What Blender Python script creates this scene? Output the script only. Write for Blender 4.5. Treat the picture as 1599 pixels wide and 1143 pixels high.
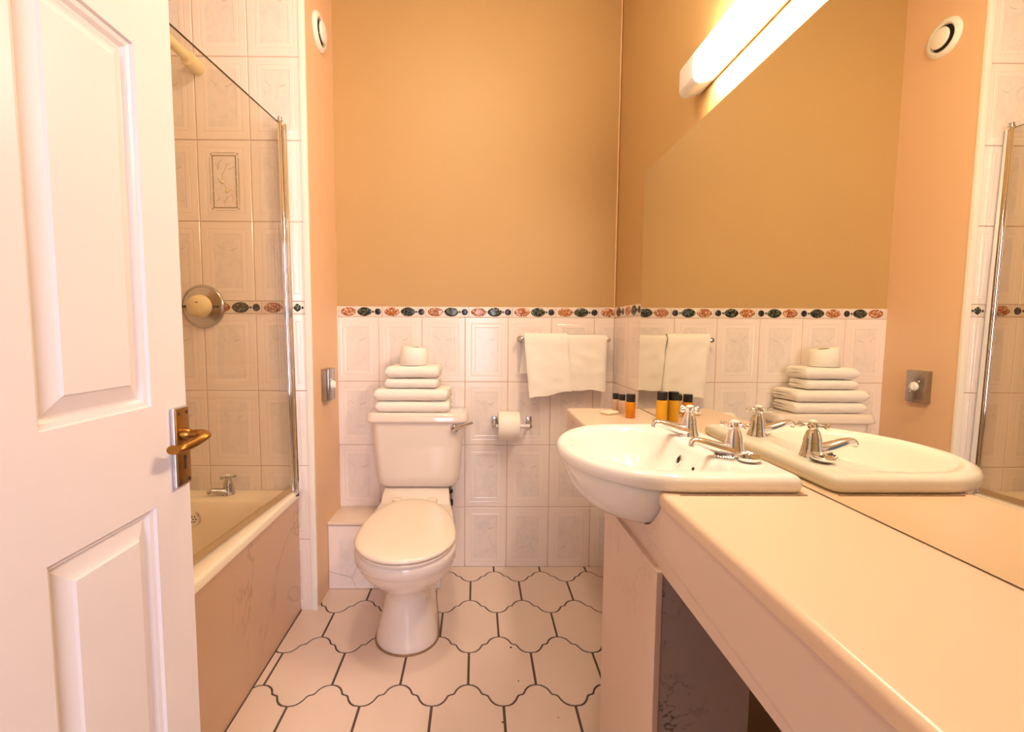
import bpy, bmesh, math, random
from mathutils import Vector, Matrix, noise

random.seed(7)
S = bpy.context.scene
for o in list(bpy.data.objects):
    bpy.data.objects.remove(o)
C = S.collection
PI = math.pi

# ------------------------------------------------------------------ camera, world, light, exposure
f_px, cx_px, pitch, yaw, roll = 720.0, 749.41, -0.0758, 0.0080, 0.0043
cam_d = bpy.data.cameras.new('camera')
cam = bpy.data.objects.new('camera', cam_d)
C.objects.link(cam)
cam_d.sensor_width = 36.0
cam_d.lens = f_px / 1599 * 36
cam_d.shift_x = (799.5 - cx_px) / 1599
cam_d.clip_start = 0.01
_r = Vector((math.cos(yaw), -math.sin(yaw), 0))
_f = Vector((math.sin(yaw) * math.cos(pitch), math.cos(yaw) * math.cos(pitch), math.sin(pitch)))
_u = Vector((-math.sin(yaw) * math.sin(pitch), -math.cos(yaw) * math.sin(pitch), math.cos(pitch)))
_R = math.cos(roll) * _r + math.sin(roll) * _u
_U = math.cos(roll) * _u - math.sin(roll) * _r
M = Matrix((( _R.x, _U.x, -_f.x, 0), (_R.y, _U.y, -_f.y, 0), (_R.z, _U.z, -_f.z, 1.1305), (0, 0, 0, 1)))
cam.matrix_world = M
S.camera = cam

W = bpy.data.worlds.new('daylight')
S.world = W
W.use_nodes = True
W.node_tree.nodes['Background'].inputs[0].default_value = (0.80, 0.86, 1.0, 1)
W.node_tree.nodes['Background'].inputs[1].default_value = 0.22

LAMP_STRENGTH = 97.0
CEILING_STRENGTH = 98.0
LAMP_COLOR = (1.0, 0.80, 0.60)

hall = bpy.data.lights.new('hall_fill', 'AREA')  # unseen area light behind the camera, added as cool fill through the doorway
hall.shape = 'RECTANGLE'
hall.size, hall.size_y = 1.0, 1.6
hall.energy = 52.0
hall.color = (0.87, 0.82, 1.0)
hall_o = bpy.data.objects.new('hall_fill', hall)
C.objects.link(hall_o)
hall_o.location = (0.30, -1.45, 1.25)
hall_o.rotation_euler = (Vector((-0.20, 1.2, 0.75)) - hall_o.location).to_track_quat('-Z', 'Y').to_euler()

S.view_settings.view_transform = 'Standard'
S.view_settings.look = 'None'
S.view_settings.gamma = 1
S.view_settings.use_curve_mapping = False
S.view_settings.exposure = 0.0

# ------------------------------------------------------------------ room measures (metres)
D, XR, XL, YP, H = 2.14, 0.638, -0.642, 1.797, 2.70     # back wall, right wall, pilaster side, bath end wall, ceiling
XFAR, YF = -1.40, 0.10                                   # wall beyond the bath, wall with the doorway
ZB, BH, TW, TH, XJ = 1.1932, 0.048, 0.2, 0.3, -0.4528    # border bottom, border height, tile size, a tile joint


# ------------------------------------------------------------------ node helpers
class G:
    def __init__(self, name):
        self.m = bpy.data.materials.new(name)
        self.m.use_nodes = True
        self.t = self.m.node_tree
        self.b = self.t.nodes['Principled BSDF']

    def n(self, typ, **kw):
        nd = self.t.nodes.new(typ)
        for k, v in kw.items():
            setattr(nd, k, v)
        return nd

    def put(self, sock, v):
        if hasattr(v, 'is_linked') or isinstance(v, bpy.types.NodeSocket):
            self.t.links.new(v, sock)
        else:
            sock.default_value = v

    def math(self, op, a, b=0.0, clamp=False):
        nd = self.n('ShaderNodeMath', operation=op, use_clamp=clamp)
        self.put(nd.inputs[0], a)
        self.put(nd.inputs[1], b)
        return nd.outputs[0]

    def mix(self, fac, a, b):
        nd = self.n('ShaderNodeMix', data_type='RGBA')
        self.put(nd.inputs[0], fac)
        self.put(nd.inputs[6], a if not isinstance(a, tuple) else (*a, 1))
        self.put(nd.inputs[7], b if not isinstance(b, tuple) else (*b, 1))
        return nd.outputs[2]

    def noise(self, scale, detail=4, rough=0.5, vec=None, dist=0.0):
        nd = self.n('ShaderNodeTexNoise')
        nd.inputs['Scale'].default_value = scale
        nd.inputs['Detail'].default_value = detail
        nd.inputs['Roughness'].default_value = rough
        nd.inputs['Distortion'].default_value = dist
        if vec is not None:
            self.t.links.new(vec, nd.inputs['Vector'])
        return nd.outputs[0]

    def ramp(self, fac, p0, p1):
        nd = self.n('ShaderNodeMapRange')
        nd.interpolation_type = 'SMOOTHSTEP'
        self.put(nd.inputs[0], fac)
        nd.inputs[1].default_value, nd.inputs[2].default_value = p0, p1
        return nd.outputs[0]

    def coord(self, which='Object'):
        return self.n('ShaderNodeTexCoord').outputs[which]

    def bump(self, h, strength=0.2, dist=0.002):
        nd = self.n('ShaderNodeBump')
        nd.inputs['Strength'].default_value = strength
        nd.inputs['Distance'].default_value = dist
        self.put(nd.inputs['Height'], h)
        self.t.links.new(nd.outputs[0], self.b.inputs['Normal'])

    def set(self, **kw):
        names = dict(color='Base Color', rough='Roughness', metal='Metallic', coat='Coat Weight', trans='Transmission Weight',
                     ior='IOR', emit='Emission Color', estr='Emission Strength', spec='Specular IOR Level', sheen='Sheen Weight',
                     sss='Subsurface Weight', alpha='Alpha', crough='Coat Roughness')
        for k, v in kw.items():
            if isinstance(v, tuple) and len(v) == 3:
                v = (*v, 1)
            self.put(self.b.inputs[names[k]], v)
        return self


def srgb(r, g, b):
    f = lambda c: (c / 255 / 12.92) if c / 255 <= 0.04045 else ((c / 255 + 0.055) / 1.055) ** 2.4
    return (f(r), f(g), f(b))


def plain(name, color, rough=0.4, metal=0.0, var=0.04, scale=6.0, bump=0.0, bscale=60.0, **kw):
    g = G(name)
    n = g.noise(scale, 3, 0.5, g.coord())
    dark = tuple(c * (1 - var) for c in color)
    lite = tuple(min(1, c * (1 + var)) for c in color)
    g.set(color=g.mix(n, dark, lite), rough=rough, metal=metal, **kw)
    if bump:
        g.bump(g.noise(bscale, 4, 0.6, g.coord()), bump, 0.002)
    return g.m


# ------------------------------------------------------------------ materials
def m_paint(name, a, b):
    g = G(name)
    co = g.coord()
    n = g.noise(1.7, 3, 0.5, co)
    g.set(color=g.mix(n, a, b), rough=0.5)
    g.bump(g.noise(160, 4, 0.6, co), 0.10, 0.001)
    return g.m


def stroke(g, u, v, cx, cy, half, slope, curve, w):
    du = g.math('SUBTRACT', u, cx)
    line = g.math('ADD', g.math('MULTIPLY', du, slope), g.math('MULTIPLY', g.math('MULTIPLY', du, du), curve))
    d = g.math('ABSOLUTE', g.math('SUBTRACT', g.math('SUBTRACT', v, cy), line))
    a = g.math('SUBTRACT', 1.0, g.math('DIVIDE', d, w), clamp=True)
    e = g.math('SUBTRACT', 1.0, g.math('DIVIDE', g.math('ABSOLUTE', du), half), clamp=True)
    return g.math('MULTIPLY', a, g.math('MULTIPLY', e, 2.2, clamp=True))


def m_tile():
    g = G('glazed_wall_tile')
    uv = g.coord('UV')
    sep = g.n('ShaderNodeSeparateXYZ')
    g.t.links.new(uv, sep.inputs[0])
    u, v = sep.outputs[0], sep.outputs[1]
    info = g.n('ShaderNodeObjectInfo')
    comb = g.n('ShaderNodeVectorMath', operation='ADD')
    g.t.links.new(uv, comb.inputs[0])
    g.t.links.new(info.outputs['Location'], comb.inputs[1])
    marb = g.ramp(g.noise(5, 6, 0.6, comb.outputs[0], 1.2), 0.42, 0.66)
    # inner field a touch greyer than the frame
    iu = g.math('LESS_THAN', g.math('ABSOLUTE', g.math('SUBTRACT', u, 0.5)), 0.27)
    iv = g.math('LESS_THAN', g.math('ABSOLUTE', g.math('SUBTRACT', v, 0.5)), 0.345)
    field = g.math('MULTIPLY', iu, iv)
    frame = (0.90, 0.785, 0.71)
    col = g.mix(g.math('MULTIPLY', field, 0.30), frame, (0.76, 0.69, 0.635))
    col = g.mix(g.math('MULTIPLY', marb, g.math('ADD', 0.05, g.math('MULTIPLY', field, 0.22))), col, (0.60, 0.57, 0.55))
    st = stroke(g, u, v, 0.63, 0.655, 0.085, 0.25, 1.6, 0.010)
    for a in ((0.36, 0.685, 0.05, -0.7, 0.0, 0.009), (0.40, 0.665, 0.03, 0.9, 0.0, 0.008), (0.32, 0.71, 0.03, -0.3, 0.0, 0.006),
              (0.56, 0.30, 0.05, 0.8, 0.0, 0.006), (0.46, 0.27, 0.03, -0.8, 0.0, 0.005)):
        st = g.math('MAXIMUM', st, g.math('MULTIPLY', stroke(g, u, v, *a), 0.8))
    col = g.mix(g.math('MULTIPLY', st, 0.55), col, (0.30, 0.30, 0.27))
    g.set(color=col, rough=0.16, spec=0.45)
    return g.m


def m_veined(name, base, vein, amount=0.5, scale=2.2, rough=0.3, stretch=(1, 1, 1)):
    g = G(name)
    mp = g.n('ShaderNodeMapping')
    mp.inputs['Scale'].default_value = stretch
    g.t.links.new(g.coord(), mp.inputs[0])
    co = mp.outputs[0]
    a = g.noise(scale, 5, 0.55, co, 2.2)
    d = g.math('ABSOLUTE', g.math('SUBTRACT', a, 0.5))
    line = g.math('SUBTRACT', 1.0, g.ramp(d, 0.0, 0.018), clamp=True)
    gate = g.ramp(g.noise(scale * 0.8, 2, 0.5, co), 0.46, 0.62)
    fog = g.ramp(g.noise(scale * 0.6, 3, 0.5, co), 0.3, 0.75)
    col = g.mix(g.math('MULTIPLY', fog, 0.25), base, tuple(c * 0.88 for c in base))
    col = g.mix(g.math('MULTIPLY', g.math('MULTIPLY', line, gate), amount), col, vein)
    g.set(color=col, rough=rough)
    return g.m


def m_terry():
    g = G('white_terry')
    co = g.coord()
    n = g.noise(500, 3, 0.7, co)
    g.set(color=g.mix(n, (0.90, 0.83, 0.73), (0.96, 0.90, 0.81)), rough=0.95)
    g.bump(n, 0.45, 0.002)
    return g.m


def m_medallion(name, a, b, c):
    g = G(name)
    info = g.n('ShaderNodeObjectInfo')
    add = g.n('ShaderNodeVectorMath', operation='ADD')
    g.t.links.new(g.coord(), add.inputs[0])
    g.t.links.new(info.outputs['Location'], add.inputs[1])
    n = g.noise(120, 3, 0.6, add.outputs[0], 0.8)
    col = g.mix(g.ramp(n, 0.46, 0.54), a, b)
    col = g.mix(g.ramp(g.noise(170, 2, 0.5, add.outputs[0], 1.0), 0.54, 0.60), col, c)
    g.set(color=col, rough=0.18)
    return g.m


PAINT = m_paint('golden_tan_paint', (0.505, 0.318, 0.120), (0.54, 0.338, 0.130))
PEACH = m_paint('peach_paint', (0.77, 0.505, 0.30), (0.80, 0.53, 0.32))
TILE = m_tile()
GROUT = plain('pink_grout', (0.62, 0.42, 0.30), 0.8, var=0.12, scale=30)
BORDER = plain('cream_border_glaze', (0.80, 0.68, 0.58), 0.2, var=0.12, scale=40)
RUST = m_medallion('rust_glaze', (0.28, 0.070, 0.018), (0.46, 0.15, 0.04), (0.85, 0.62, 0.42))
DARKG = m_medallion('dark_green_glaze', (0.006, 0.008, 0.005), (0.020, 0.026, 0.012), (0.20, 0.22, 0.15))
NAVY = m_medallion('navy_glaze', (0.010, 0.010, 0.016), (0.025, 0.022, 0.035), (0.09, 0.08, 0.10))
CEIL = plain('ceiling_white', (0.82, 0.78, 0.72), 0.7)
FTILE = plain('floor_tile_glaze', (0.76, 0.60, 0.50), 0.22, var=0.05, scale=5)
FGROUT = plain('brown_floor_grout', (0.10, 0.070, 0.050), 0.9, var=0.2, scale=25)
WHITEPL = plain('white_plastic', (0.86, 0.82, 0.76), 0.35)
CREAMTRIM = plain('cream_trim', (0.88, 0.82, 0.72), 0.35)
DOORP = plain('white_gloss_paint', (0.735, 0.645, 0.61), 0.3, var=0.02)
CHINA = plain('toilet_china', (0.84, 0.735, 0.645), 0.09, var=0.02, coat=0.3)
BASINC = plain('basin_china', (0.88, 0.845, 0.80), 0.08, var=0.015, coat=0.3)
SEATP = plain('cream_seat_plastic', (0.86, 0.73, 0.60), 0.16, var=0.02)
ENAMEL = plain('cream_bath_enamel', (0.88, 0.76, 0.60), 0.14, var=0.03)
CHROME = plain('chrome', (0.88, 0.88, 0.90), 0.06, 1.0, var=0.02)
DULLCHR = plain('dull_chrome', (0.55, 0.52, 0.48), 0.25, 1.0, var=0.1, scale=20)
BRASS = plain('aged_brass', (0.34, 0.165, 0.035), 0.34, 1.0, var=0.35, scale=55, bump=0.15, bscale=120)
STEELB = plain('worn_steel', (0.55, 0.54, 0.55), 0.4, 0.9, var=0.25, scale=60)
BLACK = plain('black_plastic', (0.012, 0.012, 0.012), 0.35, var=0.2)
DARK = plain('dark_hole', (0.02, 0.017, 0.015), 0.8, var=0.2)
COUNTER = m_veined('cream_marble_laminate', (0.77, 0.575, 0.42), (0.60, 0.43, 0.34), 0.25, 1.6, 0.28)
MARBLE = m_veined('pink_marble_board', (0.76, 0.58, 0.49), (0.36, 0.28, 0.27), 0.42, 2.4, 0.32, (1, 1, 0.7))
SHADEMARBLE = m_veined('shaded_marble_board', (0.44, 0.36, 0.36), (0.08, 0.065, 0.075), 1.0, 6.5, 0.35)  # dark-veined marble board, base darkened to carry the shade under the counter
BATHPANEL = m_veined('tan_marble_board', (0.60, 0.395, 0.26), (0.30, 0.18, 0.11), 0.5, 1.7, 0.3, (1, 1, 0.8))
TERRY = m_terry()
PAPER = plain('toilet_paper', (0.93, 0.87, 0.76), 0.95, var=0.03, bump=0.25, bscale=300)
CARD = plain('cardboard_core', (0.42, 0.30, 0.20), 0.9)
IVORY = plain('ivory_plastic', (0.84, 0.70, 0.42), 0.3, var=0.06, scale=30)
AMBER = G('amber_liquid').set(color=(0.90, 0.36, 0.02), rough=0.12, trans=0.45, ior=1.4).m
YELLOW = G('yellow_liquid').set(color=(0.92, 0.50, 0.03), rough=0.12, trans=0.35, ior=1.4).m
PALE = G('pale_liquid').set(color=(0.90, 0.68, 0.50), rough=0.15, trans=0.5, ior=1.4).m
LABEL = plain('rust_print', (0.45, 0.17, 0.08), 0.5)
GOLDLINE = plain('olive_gold_line', (0.34, 0.26, 0.13), 0.35, var=0.4, scale=90)
MIRROR = G('mirror_silver').set(color=(0.84, 0.81, 0.68), rough=0.0, metal=1.0).m
MIRRORED = plain('mirror_cut_edge', (0.10, 0.08, 0.05), 0.3)
GLOW = G('lamp_diffuser').set(color=(0.9, 0.9, 0.9), rough=0.4, emit=LAMP_COLOR, estr=LAMP_STRENGTH).m
CGLOW = G('ceiling_lamp_glass').set(color=(0.9, 0.9, 0.88), rough=0.4, emit=(1.0, 0.84, 0.62), estr=CEILING_STRENGTH).m
RUBBER = plain('clear_rubber_seal', (0.42, 0.28, 0.14), 0.4)
MOULD = plain('black_mould', (0.05, 0.025, 0.012), 0.9, var=0.5, scale=80)


def m_glass():
    g = G('shower_glass')
    g.t.nodes.remove(g.b)
    out = [n for n in g.t.nodes if n.type == 'OUTPUT_MATERIAL'][0]
    tr = g.n('ShaderNodeBsdfTransparent')
    tr.inputs[0].default_value = (0.95, 0.92, 0.86, 1)
    gl = g.n('ShaderNodeBsdfGlossy')
    gl.inputs['Roughness'].default_value = 0.02
    fr = g.n('ShaderNodeLayerWeight')
    fr.inputs[0].default_value = 0.5
    fac = g.math('ADD', 0.025, g.math('MULTIPLY', g.math('POWER', fr.outputs['Facing'], 4.0), 0.35))
    mx = g.n('ShaderNodeMixShader')
    g.t.links.new(fac, mx.inputs[0])
    g.t.links.new(tr.outputs[0], mx.inputs[1])
    g.t.links.new(gl.outputs[0], mx.inputs[2])
    g.t.links.new(mx.outputs[0], out.inputs[0])
    return g.m


GLASS = m_glass()


# ------------------------------------------------------------------ object helpers
def link(o, parent=None):
    C.objects.link(o)
    if parent is not None:
        o.parent = parent
    return o


def wloc(o):
    v = Vector((0, 0, 0))
    while o is not None:
        v = v + o.location
        o = o.parent
    return v


def obj(name, bm, mat, parent=None, loc=None, smooth=True, kind=None, angle=40):
    """links a bmesh as ONE mesh object; vertices are given in world space unless loc is set"""
    me = bpy.data.meshes.new(name)
    base = wloc(parent) if parent is not None else Vector((0, 0, 0))
    if loc is None:
        bmesh.ops.translate(bm, verts=bm.verts, vec=-base)
        l = Vector((0, 0, 0))
    else:
        l = Vector(loc)
    bm.normal_update()
    bm.to_mesh(me)
    bm.free()
    for m in (mat if isinstance(mat, (list, tuple)) else [mat]):
        me.materials.append(m)
    if smooth:
        me.polygons.foreach_set('use_smooth', [True] * len(me.polygons))
        me.set_sharp_from_angle(angle=math.radians(angle))
    o = bpy.data.objects.new(name, me)
    o.location = l
    if kind:
        o['kind'] = kind
    return link(o, parent)


def tag(o, label=None, cat=None, group=None):
    if label:
        o['label'] = label
    if cat:
        o['category'] = cat
    if group:
        o['group'] = group
    return o


def thing(name, label, cat, loc, group=None):
    o = bpy.data.objects.new(name, None)
    o.empty_display_size = 0.05
    o.location = loc
    return tag(link(o), label, cat, group)


def quad(bm, pts):
    return bm.faces.new([bm.verts.new(p) for p in pts])


def box(bm, lo, hi, bev=0.0, seg=2):
    r = bmesh.ops.create_cube(bm, size=1.0)
    vs = r['verts']
    for v in vs:
        v.co = Vector([lo[i] + (hi[i] - lo[i]) * (v.co[i] + 0.5) for i in range(3)])
    if bev:
        es = {e for v in vs for e in v.link_edges}
        bmesh.ops.bevel(bm, geom=list(es), offset=bev, segments=seg, affect='EDGES', profile=0.5)
    return bm


def B(lo, hi, bev=0.0, seg=2):
    return box(bmesh.new(), lo, hi, bev, seg)


def loft(bm, rings, cap0=True, cap1=True, closed=True):
    vr = [[bm.verts.new(p) for p in r] for r in rings]
    n = len(vr[0])
    for a, b in zip(vr, vr[1:]):
        for i in range(n if closed else n - 1):
            j = (i + 1) % n
            bm.faces.new((a[i], a[j], b[j], b[i]))
    if cap0:
        bm.faces.new(list(reversed(vr[0])))
    if cap1:
        bm.faces.new(vr[-1])
    return vr


def fix(bm):
    bmesh.ops.recalc_face_normals(bm, faces=bm.faces)
    return bm


def lathe(bm, prof, origin=(0, 0, 0), axis=(0, 0, 1), n=24):
    """prof: list of (radius, height along axis)"""
    q = Vector((0, 0, 1)).rotation_difference(Vector(axis).normalized())
    o = Vector(origin)
    rings = []
    for r, h in prof:
        rings.append([o + q @ Vector((max(r, 1e-5) * math.cos(2 * PI * i / n), max(r, 1e-5) * math.sin(2 * PI * i / n), h)) for i in range(n)])
    loft(bm, rings)
    return fix(bm)


def L(prof, origin=(0, 0, 0), axis=(0, 0, 1), n=24):
    return lathe(bmesh.new(), prof, origin, axis, n)


def smooth_path(pts, per=6):
    out = []
    P = [Vector(p) for p in pts]
    P = [2 * P[0] - P[1]] + P + [2 * P[-1] - P[-2]]
    for i in range(1, len(P) - 2):
        for k in range(per):
            t = k / per
            a, b, c, d = P[i - 1], P[i], P[i + 1], P[i + 2]
            out.append(0.5 * ((2 * b) + (c - a) * t + (2 * a - 5 * b + 4 * c - d) * t * t + (3 * b - a - 3 * c + d) * t ** 3))
    out.append(P[-2])
    return out


def tube(bm, pts, rad, n=12, flat=1.0, up=None):
    """rad: number or function of 0..1; flat squashes the section along 'up'"""
    P = [Vector(p) for p in pts]
    rings = []
    ref = Vector(up) if up is not None else None
    for i, p in enumerate(P):
        t = (P[min(i + 1, len(P) - 1)] - P[max(i - 1, 0)]).normalized()
        if ref is None:
            ref = t.orthogonal()
        a = (ref - ref.dot(t) * t).normalized()
        if up is None:
            ref = a
        b = t.cross(a)
        r = rad(i / (len(P) - 1)) if callable(rad) else rad
        fl = flat(i / (len(P) - 1)) if callable(flat) else flat
        rings.append([p + r * (fl * math.cos(2 * PI * k / n) * a + math.sin(2 * PI * k / n) * b) for k in range(n)])
    loft(bm, rings)
    return fix(bm)


def prism(bm, pts, vec):
    """polygon extruded along vec"""
    a = [bm.verts.new(p) for p in pts]
    b = [bm.verts.new(Vector(p) + Vector(vec)) for p in pts]
    n = len(a)
    bm.faces.new(a)
    bm.faces.new(list(reversed(b)))
    for i in range(n):
        j = (i + 1) % n
        bm.faces.new((a[i], b[i], b[j], a[j]))
    return fix(bm)


def rrect(x0, x1, y0, y1, r, z, seg=5):
    out = []
    for cx, cy, a0 in ((x1 - r, y1 - r, 0), (x0 + r, y1 - r, 90), (x0 + r, y0 + r, 180), (x1 - r, y0 + r, 270)):
        for k in range(seg + 1):
            a = math.radians(a0 + 90 * k / seg)
            out.append(Vector((cx + r * math.cos(a), cy + r * math.sin(a), z)))
    return out


def copy_tree(o, loc):
    """a thing, its parts and their sub-parts"""
    r = o.copy()
    C.objects.link(r)
    r.location = loc
    for ch in list(o.children):
        c = ch.copy()
        C.objects.link(c)
        c.parent = r
        for g in list(ch.children):
            d = g.copy()
            C.objects.link(d)
            d.parent = c
    return r


# ------------------------------------------------------------------ structure: walls, ceiling
def wall(name, lo, hi, mat):
    o = obj(name, B(lo, hi), mat, smooth=False, kind='structure')
    return o


G3 = 0.0055   # tile relief in front of the wall's own face
wall_back = wall('wall_back', (-1.5, D + G3, 0), (XR + 0.1, D + 0.1, H), PAINT)
wall_right = wall('wall_right', (XR + G3, -0.0, 0), (XR + 0.1, D + G3, H), PAINT)
wall_left = wall('wall_left', (XFAR - 0.1, YP + G3, 0), (XL, D + G3, H), PEACH)
wall_far = wall('wall_far', (XFAR - 0.1, 0, 0), (XFAR - 0.0032, YP + G3, H), GROUT)
ceiling = wall('ceiling', (XFAR - 0.1, 0, H), (XR + 0.1, D + 0.1, H + 0.05), CEIL)
bm = bmesh.new()
box(bm, (XFAR, 0, 0), (-0.49, YF, H))
box(bm, (0.17, 0, 0), (XR + G3, YF, H))
box(bm, (-0.49, 0, 2.0), (0.17, YF, H))
wall_front = obj('wall_front', bm, PAINT, smooth=False, kind='structure')

# ------------------------------------------------------------------ wall tiles
RINGS = [(0.0, 0.0022), (0.0, -0.0012 + 0.0012), (0.0022, -0.0022), (0.026, -0.0022), (0.029, -0.0014), (0.032, -0.0022), (0.044, -0.0022), (0.0475, -0.0014)]
_tiles = {}


def tile_mesh(w, h, u0=0.0, u1=1.0, v0=0.0, v1=1.0, gap=0.0011, rings=RINGS, name='tile'):
    key = (name, round(w, 4), round(h, 4), round(u0, 4), round(u1, 4), round(v0, 4), round(v1, 4))
    if key in _tiles:
        return _tiles[key]
    bm = bmesh.new()
    prev = None
    for ins, y in rings:
        i = ins + gap
        r = [bm.verts.new(p) for p in ((i, y, i), (w - i, y, i), (w - i, y, h - i), (i, y, h - i))]
        if prev:
            for k in range(4):
                bm.faces.new((prev[k], prev[(k + 1) % 4], r[(k + 1) % 4], r[k]))
        prev = r
    bm.faces.new(prev)
    for co, no, on in (((u0 * w, 0, 0), (-1, 0, 0), u0 > 0), ((u1 * w, 0, 0), (1, 0, 0), u1 < 1), ((0, 0, v0 * h), (0, 0, -1), v0 > 0), ((0, 0, v1 * h), (0, 0, 1), v1 < 1)):
        if on:
            bmesh.ops.bisect_plane(bm, geom=bm.verts[:] + bm.edges[:] + bm.faces[:], plane_co=co, plane_no=no, clear_outer=True)
    uv = bm.loops.layers.uv.new('UVMap')
    for f in bm.faces:
        for l in f.loops:
            l[uv].uv = (l.vert.co.x / w, l.vert.co.z / h)
    bm.normal_update()
    me = bpy.data.meshes.new(name)
    bm.to_mesh(me)
    bm.free()
    _tiles[key] = me
    return me


def put_tile(parent, name, me, mat, loc, rotz=0.0, flip=None):
    if not me.materials:
        me.materials.append(mat)
    o = bpy.data.objects.new(name, me)
    o.location = loc
    o.rotation_euler = (0, 0, rotz)
    if flip:
        o.rotation_euler = (0, PI, 0)
        o.location = (loc[0] + flip[0], loc[1], loc[2] + flip[1])
    return link(o, parent)


def clip(lo, hi, a, b, size):
    return max(0.0, (a - lo) / size), min(1.0, (b - lo) / size)


def tile_rows(parent, cols, zs, place):
    for c0, ca, cb in cols:
        u0, u1 = clip(c0, c0 + TW, ca, cb, TW)
        for z0, za, zb in zs:
            v0, v1 = clip(z0, z0 + TH, za, zb, TH)
            place(c0, z0, tile_mesh(TW, TH, u0, u1, v0, v1), u0, u1, v0, v1)


low_rows = [(ZB - TH * k, 0.0, 9) for k in (1, 2, 3, 4)]
high_rows = [(ZB + BH + TH * k, 0, H) for k in range(5)]


# medallions of the border tiles, in tile space (x along the border, z up, front at -y)
def oval_mesh(name, a, b, p, mat):
    bm = bmesh.new()
    rings = []
    n = 20
    for s, y in ((1.0, 0.0), (0.94, -0.0011), (0.7, -0.0019), (0.35, -0.0024)):
        r = []
        for k in range(n):
            t = 2 * PI * k / n
            x = math.cos(t)
            z = math.sin(t) * (1 - 0.35 * abs(x) ** 3 if p else 1)
            z = math.copysign(abs(math.sin(t)) ** (1.25 if p else 1.0), math.sin(t))
            r.append((a * s * x, y, b * s * z))
        rings.append(r)
    loft(bm, rings, cap0=False)
    fix(bm)
    me = bpy.data.meshes.new(name)
    bm.to_mesh(me)
    bm.free()
    me.polygons.foreach_set('use_smooth', [True] * len(me.polygons))
    me.materials.append(mat)
    return me


MED = [('oval_medallion', oval_mesh('oval_medallion', 0.0370, 0.0205, 1, RUST), 0.0455),
       ('oval_medallion', oval_mesh('oval_medallion', 0.0345, 0.0210, 1, DARKG), 0.1195),
       ('round_medallion', oval_mesh('round_medallion', 0.0148, 0.0148, 0, NAVY), 0.1805)]
MEDLINK = oval_mesh('round_medallion', 0.0045, 0.0055, 0, DARKG)
BR = [(0.0, 0.0022), (0.0, 0.0), (0.0015, -0.0022)]


def border(parent, starts, a, b, place_loc, rotz):
    for s in starts:
        u0, u1 = clip(s, s + TW, a, b, TW)
        if u1 - u0 < 0.02:
            continue
        t = put_tile(parent, 'border_tile', tile_mesh(TW, BH, u0, u1, gap=0.0006, rings=BR, name='border_tile'), BORDER, place_loc(s), rotz)
        for nm, me, cx in MED + [('round_medallion', MEDLINK, 0.1585)]:
            rad = 0.0355 if nm[0] == 'o' else 0.0142
            if s + cx - rad * 0.5 < a or s + cx + (rad * 0.6 if parent.name != 'wall_end' else -0.004) > b:
                continue
            o = bpy.data.objects.new(nm, me)
            o.location = (cx, -0.0020, BH / 2)
            link(o, t)


# back wall
cols = [(XJ + TW * i, XL, XR) for i in range(-1, 6)]


def pl_back(c0, z0, me, u0, u1, v0, v1):
    flip = (TW, TH) if (z0 < 0 and c0 > 0.1 and u1 == 1) else None
    if flip:
        me = tile_mesh(TW, TH, 0, 1, 0.0, 1 - v0)
    put_tile(wall_back, 'tile', me, TILE, (c0, D + 0.0022, z0), 0.0, flip)


grout_b = obj('grout', B((XL, D + 0.0032, 0), (XR, D + G3 + 0.001, ZB + BH)), GROUT, wall_back, smooth=False)
tile_rows(wall_back, cols, low_rows, pl_back)
border(wall_back, [XJ + 0.018 + TW * i for i in range(-2, 6)], XL, XR, lambda s: (s, D + 0.0022, ZB), 0)

# right wall: the strip between the mirror and the back corner
cols = [(0.0, 0.0, 0.402), (TW, 0.0, 0.402)]


def pl_right(c0, z0, me, *a):
    put_tile(wall_right, 'tile', me, TILE, (XR + 0.0022, D - c0, z0), -PI / 2)


obj('grout', B((XR + 0.0032, D - 0.402, 0), (XR + G3 + 0.001, D, ZB + BH)), GROUT, wall_right, smooth=False)
tile_rows(wall_right, cols, low_rows, pl_right)
border(wall_right, [-0.055 + TW * i for i in range(0, 3)], 0.0, 0.352, lambda s: (XR + 0.0022, D - s, ZB), -PI / 2)

# tiled wall at the end of the bath, with a cream edge trim on the corner
wall_end = obj('wall_end', B((XFAR, YP + 0.0032, 0), (XL - 0.016, YP + G3 + 0.001, H)), GROUT, smooth=False, kind='structure')
cols = [(XJ - TW * i, XFAR, XL - 0.019) for i in range(1, 6)]


def pl_end(c0, z0, me, *a):
    o = put_tile(wall_end, 'tile', me, TILE, (c0, YP + 0.0022, z0))
    if abs(c0 - (XJ - 3 * TW)) < 0.01 and abs(z0 - (ZB + BH + TH)) < 0.01:
        deco(o)


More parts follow.
